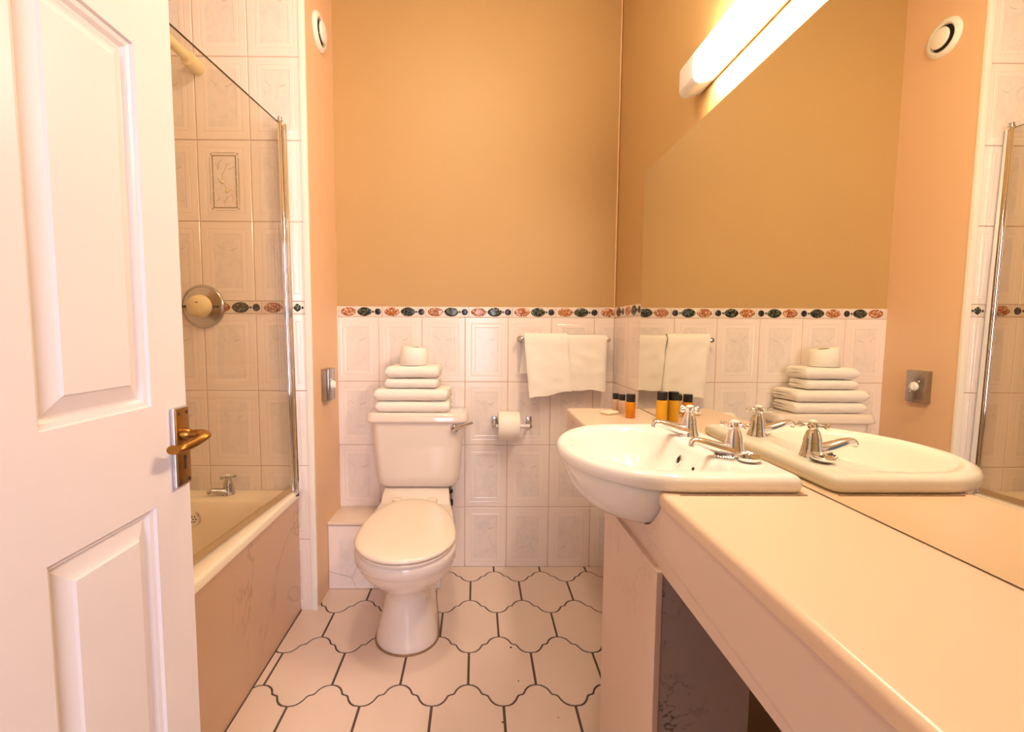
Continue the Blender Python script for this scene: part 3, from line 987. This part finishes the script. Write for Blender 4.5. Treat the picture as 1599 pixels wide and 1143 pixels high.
def inner(a, b, xb, z, xc=0.392):
    pts = []
    ref = dshape(0, z)
    n = len(ref)
    for p in ref:
        ang = math.atan2((p.y - BCY) / 0.25, (p.x - 0.400) / 0.206)
        c, s = math.cos(ang), math.sin(ang)
        ex = 2.0 if c < 0 else 3.2
        rr = (abs(c) ** ex + abs(s) ** ex) ** (-1 / ex)
        pts.append(Vector((xc + (a if c < 0 else xb - xc) * rr * c, BCY + b * rr * s, z)))
    return pts


basin = thing('basin', 'white semi-recessed washbasin set into the cream counter', 'basin', (0.40, BCY, 0.73))
bm = bmesh.new()
outer = [inner(0.05, 0.06, 0.44, 0.7265, 0.385), inner(0.095, 0.120, 0.47, 0.7290, 0.385), inner(0.126, 0.163, 0.50, 0.738, 0.385), inner(0.150, 0.193, 0.52, 0.755, 0.388), inner(0.166, 0.217, 0.535, 0.780, 0.39), inner(0.178, 0.233, 0.545, 0.808, 0.392), inner(0.184, 0.240, 0.55, 0.828, 0.394),
         dshape(0.016, 0.8337), dshape(0.005, 0.8350), dshape(0.0015, 0.840), dshape(0.0, 0.848), dshape(0.0015, 0.857), dshape(0.006, 0.8635), dshape(0.014, 0.8665), dshape(0.022, 0.8668)]
inn = [inner(0.171, 0.207, 0.506, 0.8655), inner(0.164, 0.199, 0.500, 0.861), inner(0.158, 0.192, 0.496, 0.852), inner(0.151, 0.183, 0.490, 0.835), inner(0.135, 0.163, 0.478, 0.800), inner(0.110, 0.133, 0.462, 0.772), inner(0.075, 0.090, 0.440, 0.755), inner(0.03, 0.03, 0.415, 0.748)]
loft(bm, outer + inn)
obj('bowl', fix(bm), BASINC, basin, angle=75)
obj('waste_ring', L([(0.026, -0.003), (0.026, 0.0025), (0.020, 0.003), (0.017, 0.001), (0.0003, 0.001)], (0.395, BCY, 0.7515), n=24), CHROME, basin)
on_ = Vector((-0.945, -0.02, 0.33)).normalized()
ovf = obj('overflow_ring', L([(0.0125, -0.002), (0.0125, 0.002), (0.010, 0.0035), (0.0085, 0.002), (0.0085, 0.0)], (0.4855, BCY + 0.006, 0.826), on_, 24), CHROME, basin)
obj('hole', L([(0.0086, 0.0), (0.0086, 0.0008), (0.0003, 0.0008)], (0.4855, BCY + 0.006, 0.826), on_, 18), DARK, ovf)
obj('chain_hole', L([(0.0038, -0.002), (0.0038, 0.0012), (0.0003, 0.0012)], (0.4840, BCY - 0.066, 0.826), on_, 12), DARK, basin)

# plug on its ball chain
plug = thing('basin_plug', 'round chrome basin plug on a ball chain beside the near tap', 'plug', (0.5585, 0.922, BZ))
obj('disc', L([(0.014, 0.001), (0.020, 0.004), (0.0225, 0.008), (0.0225, 0.011), (0.020, 0.0125), (0.017, 0.0105), (0.0003, 0.0095)], (0.5585, 0.922, BZ + 0.0015), Vector((-0.10, -0.14, 1)), 30), CHROME, plug)
obj('eye', L([(0.004, 0.0), (0.003, 0.004), (0.004, 0.006), (0.0003, 0.009)], (0.5585, 0.922, BZ + 0.0095), n=10), DULLCHR, plug)
ch = smooth_path([(0.558, 0.922, BZ + 0.017), (0.548, 0.930, BZ + 0.012), (0.540, 0.936, BZ + 0.0045), (0.522, 0.944, BZ + 0.0035), (0.513, 0.958, BZ + 0.0035), (0.520, 0.975, BZ + 0.0035), (0.512, 0.966, BZ + 0.0065), (0.506, 0.950, BZ + 0.0035), (0.519, 0.936, BZ + 0.004), (0.530, 0.930, BZ + 0.004)], 8)
bm = bmesh.new()
tube(bm, ch, 0.0007, 5)
for p in ch[::2]:
    bmesh.ops.create_icosphere(bm, subdivisions=1, radius=0.0028, matrix=Matrix.Translation(p))
obj('ball_chain', bm, DULLCHR, plug, kind='stuff')

# ------------------------------------------------------------------ mirror
mir = thing('mirror', 'large frameless wall mirror above the counter', 'mirror', (XR, 0.95, CZ))
obj('backing', B((XR - 0.0012, 0.115, CZ + 0.001), (XR + 0.0005, 1.785, 1.7307)), MIRRORED, mir, smooth=False)
obj('glass', B((XR - 0.0050, 0.1165, CZ + 0.0025), (XR - 0.0012, 1.7835, 1.7292)), MIRROR, mir, smooth=False)

# ------------------------------------------------------------------ wall light
ly0, ly1, lz = 0.765, 1.378, 1.806
lamp = thing('wall_light', 'long white strip light glowing above the mirror', 'lamp', (XR, 1.07, lz))
obj('base_plate', B((XR - 0.010, ly0 + 0.005, lz + 0.002), (XR, ly1 - 0.005, lz + 0.078), 0.002), WHITEPL, lamp)


def lamp_section(y, k=0.0):
    x = lambda v: XR - v
    return [(x(0.010), y, lz + k), (x(0.040 - k), y, lz - 0.006 + k), (x(0.052 - k), y, lz - 0.002 + k), (x(0.058 - k), y, lz + 0.010), (x(0.058 - k), y, lz + 0.068), (x(0.050 - k), y, lz + 0.080 - k), (x(0.010), y, lz + 0.082 - k)]


bm = bmesh.new()
loft(bm, [lamp_section(ly0 + 0.040, 0.0015), lamp_section(ly1 - 0.084, 0.0015)])
obj('diffuser', fix(bm), GLOW, lamp)
for a, b in ((ly0, ly0 + 0.041), (ly1 - 0.085, ly1)):
    bm = bmesh.new()
    loft(bm, [lamp_section(a), lamp_section(b)])
    fix(bm)
    bmesh.ops.bevel(bm, geom=[e for e in bm.edges], offset=0.002, segments=2, affect='EDGES', profile=0.5)
    obj('end_cap', bm, WHITEPL, lamp)

# round ceiling light in the middle of the room
cl = Vector((-0.10, 0.95, H))
cel = thing('ceiling_light', 'round glass ceiling light above the middle of the bathroom', 'lamp', cl)
obj('base_ring', L([(0.125, 0.0), (0.128, 0.010), (0.120, 0.022), (0.110, 0.022)], cl, (0, 0, -1), 36), WHITEPL, cel)
obj('glass_dome', L([(0.112, 0.020), (0.110, 0.035), (0.092, 0.056), (0.060, 0.070), (0.0003, 0.076)], cl, (0, 0, -1), 36), CGLOW, cel)

# ------------------------------------------------------------------ toilet
toilet = thing('toilet', 'cream close-coupled toilet with a closed lid', 'toilet', (-0.25, 1.75, 0))
xcen = lambda y: -0.241 - 0.045 * max(0, (y - 1.55))


def pan_ring(z, yfr, ymid, yb, w, wb, ex=2.0):
    pts = []
    k0 = min(1.0, max(0.0, (0.30 - z) / 0.10))
    xcen = lambda y: -0.241 - 0.010 * k0 - (0.045 - 0.025 * k0) * max(0, (y - 1.55))
    for k in range(25):                           # front, from left to right
        t = PI + PI * k / 24
        c, s = math.cos(t), math.sin(t)
        rr = (abs(c) ** ex + abs(s) ** ex) ** (-1 / ex)
        y = ymid + (ymid - yfr) * rr * s
        pts.append(Vector((xcen(y) + w * rr * c, y, z)))
    for k in range(1, 9):
        u = k / 8
        y = ymid + (yb - ymid) * u
        ww = w + (wb - w) * (u * u * (3 - 2 * u))
        pts.append(Vector((xcen(y) + ww, y, z)))
    for k in range(1, 6):
        u = k / 6
        pts.append(Vector((xcen(yb) + wb * (1 - 2 * u), yb, z)))
    for k in range(8, 0, -1):
        u = k / 8
        y = ymid + (yb - ymid) * u
        ww = w + (wb - w) * (u * u * (3 - 2 * u))
        pts.append(Vector((xcen(y) - ww, y, z)))
    return pts


bm = bmesh.new()
loft(bm, [pan_ring(0.000, 1.529, 1.640, 1.935, 0.1135, 0.090), pan_ring(0.012, 1.529, 1.640, 1.935, 0.1135, 0.090), pan_ring(0.030, 1.533, 1.642, 1.935, 0.109, 0.088), pan_ring(0.070, 1.545, 1.650, 1.935, 0.099, 0.086), pan_ring(0.12, 1.557, 1.655, 1.935, 0.087, 0.080),
          pan_ring(0.165, 1.560, 1.655, 1.935, 0.0805, 0.078), pan_ring(0.195, 1.550, 1.650, 1.935, 0.0825, 0.078), pan_ring(0.220, 1.525, 1.635, 1.935, 0.097, 0.088), pan_ring(0.245, 1.490, 1.610, 1.938, 0.116, 0.094), pan_ring(0.275, 1.450, 1.590, 1.938, 0.137, 0.102), pan_ring(0.303, 1.419, 1.573, 1.940, 0.153, 0.112), pan_ring(0.312, 1.411, 1.570, 1.99, 0.157, 0.115),
          pan_ring(0.335, 1.393, 1.560, 2.04, 0.166, 0.128), pan_ring(0.350, 1.386, 1.555, 2.08, 0.1695, 0.138), pan_ring(0.358, 1.376, 1.555, 2.09, 0.174, 0.142), pan_ring(0.385, 1.370, 1.555, 2.10, 0.1755, 0.144), pan_ring(0.395, 1.374, 1.555, 2.10, 0.1735, 0.143), pan_ring(0.398, 1.384, 1.560, 2.095, 0.166, 0.139)])
obj('pan', fix(bm), CHINA, toilet, angle=70)
bm = bmesh.new()
for yy in (1.545,):
    rings = [pan_ring(z, 1.521 + 0.004 - a, 1.638, 1.93, 0.119 + a - 0.004, 0.093) for z, a in ((0.0, 0.004), (0.003, 0.003), (0.004, -0.002))]
    loft(bm, rings)
obj('sealant_line', fix(bm), plain('rusty_sealant', (0.30, 0.17, 0.09), 0.7, var=0.5, scale=60), toilet)


def lid_ring(z, ins, y0=1.3625, y1=1.895, w=0.1725):
    pts = []
    yc = 1.555
    for k in range(56):
        t = 2 * PI * k / 56
        c, s = math.cos(t), math.sin(t)
        ex = 2.0 if s < 0 else 2.35
        rr = (abs(c) ** ex + abs(s) ** ex) ** (-1 / ex)
        y = yc + ((yc - y0 - ins) if s < 0 else (y1 - ins - yc)) * rr * s
        nar = 1.0 if s < 0 else 1 - 0.10 * max(0, rr * s) ** 2
        pts.append(Vector((xcen(y) + (w - ins) * nar * rr * c, y, z)))
    return pts


bm = bmesh.new()
loft(bm, [lid_ring(0.4000, 0.012), lid_ring(0.4010, 0.004), lid_ring(0.406, 0.002), lid_ring(0.4105, 0.004)])
obj('seat', fix(bm), SEATP, toilet, angle=60)
bm = bmesh.new()
loft(bm, [lid_ring(0.4125, 0.005), lid_ring(0.4150, 0.0005), lid_ring(0.421, -0.001), lid_ring(0.4265, 0.003), lid_ring(0.4300, 0.012), lid_ring(0.4325, 0.035), lid_ring(0.4340, 0.08), lid_ring(0.4345, 0.14)])
lid = obj('lid', fix(bm), SEATP, toilet, angle=60)
for dx in (-0.075, 0.075):
    obj('hinge', B((xcen(1.9) + dx - 0.018, 1.885, 0.398), (xcen(1.9) + dx + 0.018, 1.915, 0.424), 0.006, 3), SEATP, toilet)
cxx = -0.2565


def cis_ring(z, hw, y0, r, y1=2.137):
    pts = rrect(cxx - hw, cxx + hw, y0, y1, r, z, 6)
    for p in pts:                                   # gently bowed front
        if p.y < (y0 + y1) / 2:
            p.y -= 0.010 * (1 - ((p.x - cxx) / hw) ** 2)
    return pts


bm = bmesh.new()
loft(bm, [[Vector((xcen(y) + sx * hw, y, zz)) for sx, zz in ((-1, 0.392), (1, 0.392), (1, z - 0.004), (0.97, z), (-0.97, z), (-1, z - 0.004))] for y, z, hw in
          ((1.900, 0.400, 0.146), (1.925, 0.409, 0.1455), (1.950, 0.424, 0.144), (1.975, 0.436, 0.1425), (2.0, 0.440, 0.142), (2.098, 0.440, 0.141))])
obj('rear_deck', fix(bm), CHINA, toilet, angle=50)
bm = bmesh.new()
loft(bm, [cis_ring(0.4405, 0.150, 2.005, 0.035), cis_ring(0.443, 0.162, 1.995, 0.038), cis_ring(0.452, 0.172, 1.984, 0.04), cis_ring(0.468, 0.1815, 1.974, 0.042), cis_ring(0.50, 0.1845, 1.971, 0.042), cis_ring(0.735, 0.2035, 1.966, 0.040)])
cis = obj('cistern', fix(bm), CHINA, toilet, angle=70)
bm = bmesh.new()
loft(bm, [cis_ring(0.734, 0.214, 1.962, 0.03), cis_ring(0.738, 0.2215, 1.956, 0.034), cis_ring(0.743, 0.2225, 1.955, 0.034), cis_ring(0.768, 0.2165, 1.961, 0.032), cis_ring(0.7745, 0.2125, 1.966, 0.03), cis_ring(0.776, 0.206, 1.973, 0.028)])
obj('cistern_lid', fix(bm), CHINA, toilet, angle=60)
lv = Vector((-0.0925, 1.962, 0.7125))
LEVERM = plain('lever_chrome', (0.60, 0.60, 0.64), 0.07, 1.0, var=0.02)
lever = obj('flush_lever', L([(0.0185, -0.004), (0.0185, 0.006), (0.0165, 0.013), (0.010, 0.018), (0.0003, 0.020)], lv, (0.1, -1, 0.1), 24), LEVERM, toilet)
obj('arm', tube(bmesh.new(), smooth_path([lv + Vector((0, -0.010, 0)), lv + Vector((0.022, -0.020, 0.008)), lv + Vector((0.050, -0.032, 0.020)), lv + Vector((0.078, -0.040, 0.033))], 5), lambda t: 0.0115 - 0.0055 * t, 14, 0.8, (0, -1, 0)), LEVERM, lever)
ip = obj('inlet_pipe', tube(bmesh.new(), smooth_path([(-0.118, 2.115, 0.29), (-0.115, 2.112, 0.36), (-0.119, 2.105, 0.42), (-0.125, 2.09, 0.46)], 5), 0.007, 10), DULLCHR, toilet)
for z, r, h in ((0.415, 0.015, 0.030), (0.375, 0.010, 0.018), (0.315, 0.011, 0.028)):
    obj('fitting', L([(r * 0.8, 0), (r, 0.004), (r, h - 0.004), (r * 0.8, h)], (-0.117, 2.108, z), n=12), BLACK, ip)

# ------------------------------------------------------------------ folded towels on the cistern
def folded(name, label, x0, x1, y0, y1, z0, z1, plies, seed, skew=0.0, sag=0.0):
    """a towel folded to the front: a slit-backed rounded slab, extruded along x and roughened"""
    t = (z1 - z0)
    pr = []
    nb = 8
    zc = (z0 + z1) / 2
    r = t / 2
    yb = y1 - 0.004
    slit = 0.0030
    # profile: from the back bottom forwards, round the front fold, back along the top, then the slits from top to bottom
    for k in range(7):
        pr.append((yb - (yb - y0 - r) * k / 6, z0))
    for k in range(1, nb):
        a = -PI / 2 - PI * k / nb
        pr.append((y0 + r + r * math.cos(a) * 1.0, zc + r * math.sin(a)))
    for k in range(7):
        pr.append((y0 + r + (yb - y0 - r) * k / 6, z1))
    ply = t / plies
    for i in range(plies - 1):
        zz = z1 - ply * (i + 1)
        dep = (yb - y0) * (0.72 if i % 2 == 0 else 0.55)
        back = yb + (0.004 if i % 2 else 0.0)
        pr += [(back + 0.003, zz + ply * 0.5), (back, zz + slit), (yb - dep * 0.5, zz + slit * 0.9), (yb - dep, zz), (yb - dep * 0.5, zz - slit * 0.9), (back, zz - slit)]
    pr.append((yb + 0.003, z0 + ply * 0.5))
    N = 30
    bm = bmesh.new()
    rings = []
    for i in range(N + 1):
        u = i / N
        e = min(u, 1 - u) * (x1 - x0)
        sh = 1 - max(0.0, (1 - e / (r * 0.8))) ** 2 * 0.35 if e < r * 0.8 else 1.0
        x = x0 + (x1 - x0) * u
        ring = []
        for (y, z) in pr:
            zz = zc + (z - zc) * sh
            yy = y0 + 0.5 * (y1 - y0) + (y - y0 - 0.5 * (y1 - y0)) * (1 - (1 - sh) * 0.12)
            up = (z - z0) / t
            nz = noise.noise(Vector((x * 9 + seed, yy * 5, seed))) * 0.006
            n2 = noise.noise(Vector((x * 40 + seed, yy * 40, zz * 40))) * 0.0016
            endx = 0.004 * noise.noise(Vector((yy * 60, zz * 60, seed + (3 if u > .5 else 0)))) if i in (0, N) else 0
            ring.append(Vector((x + endx + skew * (yy - y0), yy + n2 + nz * 0.6, zz + nz * 0.55 * up + n2 - sag * math.sin(PI * u) * (1 if up > 0.5 else 0.0))))
        rings.append(ring)
    loft(bm, rings)
    fix(bm)
    o = obj(name, bm, TERRY, angle=75)
    return o


tz = 0.7765
SG = 'folded towels stacked on the cistern'
tag(folded('folded_towel', '', -0.434, -0.117, 1.970, 2.120, tz, tz + 0.049, 3, 1.3), 'white folded towel at the bottom of the stack on the cistern', 'towel', SG)
tag(folded('folded_towel', '', -0.442, -0.128, 1.966, 2.122, tz + 0.051, tz + 0.103, 3, 4.1, 0.10), 'white folded bath towel second from the bottom of the cistern stack', 'towel', SG)
tag(folded('folded_towel', '', -0.393, -0.168, 1.972, 2.085, tz + 0.106, tz + 0.148, 2, 7.7, 0.06), 'smaller white folded towel second from the top of the cistern stack', 'towel', SG)
tag(folded('folded_towel', '', -0.391, -0.163, 1.966, 2.095, tz + 0.151, tz + 0.202, 2, 9.2, 0.06), 'smaller white folded towel on top of the stack under the toilet roll', 'towel', SG)


# ------------------------------------------------------------------ toilet rolls
def roll_parts(t, c, axis, r, h, tilt=None, flat=0.0):
    bm = bmesh.new()
    rc = 0.021
    lathe(bm, [(rc, 0.001), (r - 0.003, 0.0), (r, 0.003), (r + 0.0008, h * 0.5), (r, h - 0.003), (r - 0.003, h), (rc, h - 0.001)], (0, 0, 0), axis, 40)
    if tilt:
        for v in bm.verts:
            v.co.x += tilt[0] * v.co.z + 0.10 * flat * v.co.x * (1 - v.co.z / h)
            v.co.z += tilt[1] * v.co.x * (v.co.z / h)
    # open the ends
    ends = [f for f in bm.faces if len(f.verts) > 8]
    bmesh.ops.delete(bm, geom=ends, context='FACES')
    bmesh.ops.translate(bm, verts=bm.verts, vec=Vector(c))
    obj('paper', bm, PAPER, t, angle=50)
    bm = bmesh.new()
    lathe(bm, [(rc, 0.0015), (rc, h - 0.0015), (rc - 0.002, h - 0.0015), (rc - 0.002, 0.0015)], (0, 0, 0), axis, 28)
    bmesh.ops.delete(bm, geom=[f for f in bm.faces if len(f.verts) > 8], context='FACES')
    if tilt:
        for v in bm.verts:
            v.co.x += tilt[0] * v.co.z
    bmesh.ops.translate(bm, verts=bm.verts, vec=Vector(c))
    obj('cardboard_core', bm, CARD, t)


rz = tz + 0.204
t = thing('toilet_roll', 'white toilet roll standing on top of the folded towels', 'toilet roll', (-0.274, 2.030, rz), 'toilet rolls')
roll_parts(t, (-0.278, 2.030, rz), (0, 0, 1), 0.0555, 0.080, (0.06, -0.14), 1.0)
hold = thing('toilet_roll_holder', 'chrome toilet roll holder on the tiles under the towel rail', 'roll holder', (0.168, D, 0.705))
for x in (0.0865, 0.2475):
    bp = obj('wall_plate', B((x - 0.0125, D - 0.012, 0.680), (x + 0.0125, D - 0.0003, 0.733), 0.002), DULLCHR, hold)
    obj('bracket', tube(bmesh.new(), smooth_path([(x, D - 0.008, 0.715), (x, D - 0.035, 0.712), (x, D - 0.062, 0.704), (x, D - 0.078, 0.700)], 4), 0.008, 10, 0.8), DULLCHR, bp)
obj('spindle', L([(0.008, 0.0), (0.0085, 0.001), (0.0085, 0.152), (0.008, 0.153)], (0.0905, D - 0.074, 0.7005), (1, 0, 0), 18), WHITEPL, hold)
t = thing('toilet_roll', 'white toilet roll hanging on the chrome holder', 'toilet roll', (0.148, D - 0.074, 0.70), 'toilet rolls')
roll_parts(t, (0.100, D - 0.0725, 0.7000 - 0.0115 + 0.0135), (1, 0, 0), 0.0635, 0.096)

# ------------------------------------------------------------------ towel rail and the two towels on it
RY, RZ = D - 0.058, 1.0935
rail = thing('towel_rail', 'chrome towel rail on the tiles beside the mirror', 'towel rail', (0.40, D, RZ))
obj('bar', tube(bmesh.new(), [(0.198, RY, RZ), (0.600, RY, RZ)], 0.0065, 14), CHROME, rail)
for x in (0.203, 0.594):
    pt = obj('post', L([(0.0165, 0.0), (0.0165, 0.004), (0.0105, 0.009), (0.0085, 0.03), (0.0095, 0.050), (0.0120, 0.058), (0.0105, 0.068), (0.0003, 0.071)], (x, D, RZ), (0, -1, 0), 22), DULLCHR, rail)


def hung(label, xt0, xt1, xb0, xb1, zl, zr, back_l, zback, seed, lift=0.0, wav=1.0):
    """cloth over the rail: front drop, fold over the bar, shorter back drop"""
    prof = []
    r = 0.0105 + lift
    for k in range(20):
        prof.append(('f', 1 - k / 19))
    for k in range(1, 8):
        prof.append(('a', k / 8))
    for k in range(12):
        prof.append(('b', k / 11))
    N = 28
    grid = []
    for i in range(N + 1):
        u = i / N
        col = []
        for kind, v in prof:
            if kind == 'f':
                zb = zl + (zr - zl) * u + 0.0035 * math.sin(3 * u * PI + seed)
                z = RZ + 0.004 + (zb - RZ - 0.004) * v
                ec = min(u, 1 - u)
                x = (xt0 + (xb0 - xt0) * v) * (1 - u) + (xt1 + (xb1 - xt1) * v) * u
                y = RY - r - 0.014 * v * wav - 0.006 * v * math.sin(2.2 * PI * u + seed) - 0.0040 * noise.noise(Vector((x * 16, z * 30, seed))) + 0.0075 * math.exp(-ec / 0.03) * min(1, v * 4)
            elif kind == 'a':
                a = PI * v
                x = xt0 + (xt1 - xt0) * u
                y = RY - r * math.cos(a)
                z = RZ + 0.004 + (r + 0.006) * math.sin(a)
            else:
                z = RZ + 0.004 + (zback - RZ - 0.004) * v
                xl = xt0 + (back_l - xt0) * v
                x = xl * (1 - u) + xt1 * u
                y = RY + r + 0.004 * math.sin(2 * PI * u + seed + 1) * v + 0.010 * v
            col.append(Vector((x, y, z)))
        grid.append(col)
    bm = bmesh.new()
    vs = [[bm.verts.new(p) for p in col] for col in grid]
    for a, b in zip(vs, vs[1:]):
        for k in range(len(a) - 1):
            bm.faces.new((a[k], b[k], b[k + 1], a[k + 1]))
    fix(bm)
    bmesh.ops.solidify(bm, geom=bm.faces[:], thickness=0.0035)
    fix(bm)
    o = obj('hanging_towel', bm, TERRY, angle=80)
    return tag(o, label, 'towel', 'towels hanging on the rail')


hung('white towel hanging on the rail, the longer left one', 0.2145, 0.4075, 0.2390, 0.4300, 0.8300, 0.8630, 0.2000, 0.937, 0.4, 0.0085, 1.0)
hung('white towel hanging on the rail, the right one by the corner', 0.4085, 0.5870, 0.4130, 0.5870, 0.8660, 0.8630, 0.4085, 0.858, 2.0, 0.001, 0.4)


# ------------------------------------------------------------------ toiletries at the far end of the counter
def bottle(label, x, y, r, h, caph, liquid, printed):
    t = thing('toiletry_bottle', label, 'bottle', (x, y, CZ), 'toiletry bottles on the counter')
    hb = h - caph
    bd = obj('body', L([(r * 0.85, 0.0), (r, 0.003), (r, hb - 0.004), (r * 0.9, hb - 0.001), (r * 0.6, hb), (r * 0.6, hb + 0.002)], (x, y, CZ + 0.0002), n=28), liquid, t)
    obj('cap', L([(r * 0.90, hb), (r * 0.93, hb + 0.001), (r * 0.93, h - 0.002), (r * 0.86, h), (0.0003, h)], (x, y, CZ + 0.0002), n=28), BLACK, t)
    if printed:
        bm = bmesh.new()
        for k, zz in enumerate((0.30, 0.45, 0.60, 0.75)):
            a = -PI / 2 - 0.55
            rr = r + 0.0002
            pts = []
            for j in range(5):
                aa = a - 0.35 + 0.7 * j / 4
                pts.append((x + rr * math.cos(aa), y + rr * math.sin(aa)))
            for p, q2 in zip(pts, pts[1:]):
                quad(bm, [(*p, CZ + hb * zz), (*q2, CZ + hb * zz), (*q2, CZ + hb * zz + 0.0025), (*p, CZ + hb * zz + 0.0025)])
        obj('print', bm, LABEL, bd, smooth=False)
    return t


bottle('small pale toiletry bottle with a black cap, farthest from the basin', 0.5170, 1.690, 0.0120, 0.069, 0.021, PALE, True)
bottle('small pale toiletry bottle between its twin and the orange bottle', 0.5300, 1.655, 0.0125, 0.070, 0.021, PALE, True)
bottle('orange toiletry bottle with a black cap at the counter end', 0.5340, 1.575, 0.0165, 0.082, 0.026, AMBER, False)
bottle('yellow toiletry bottle touching the mirror behind the far tap', 0.6140, 1.505, 0.0175, 0.100, 0.027, YELLOW, False)
bm = bmesh.new()
box(bm, (0.455, 1.625, CZ + 0.0003), (0.510, 1.670, CZ + 0.012), 0.005, 3)
bmesh.ops.rotate(bm, verts=bm.verts, cent=(0.485, 1.645, CZ), matrix=Matrix.Rotation(0.5, 3, 'Z'))
tag(obj('soap_sachet', bm, plain('cream_wrapper', (0.88, 0.76, 0.58), 0.35)), 'small wrapped soap beside the toiletry bottles', 'soap')
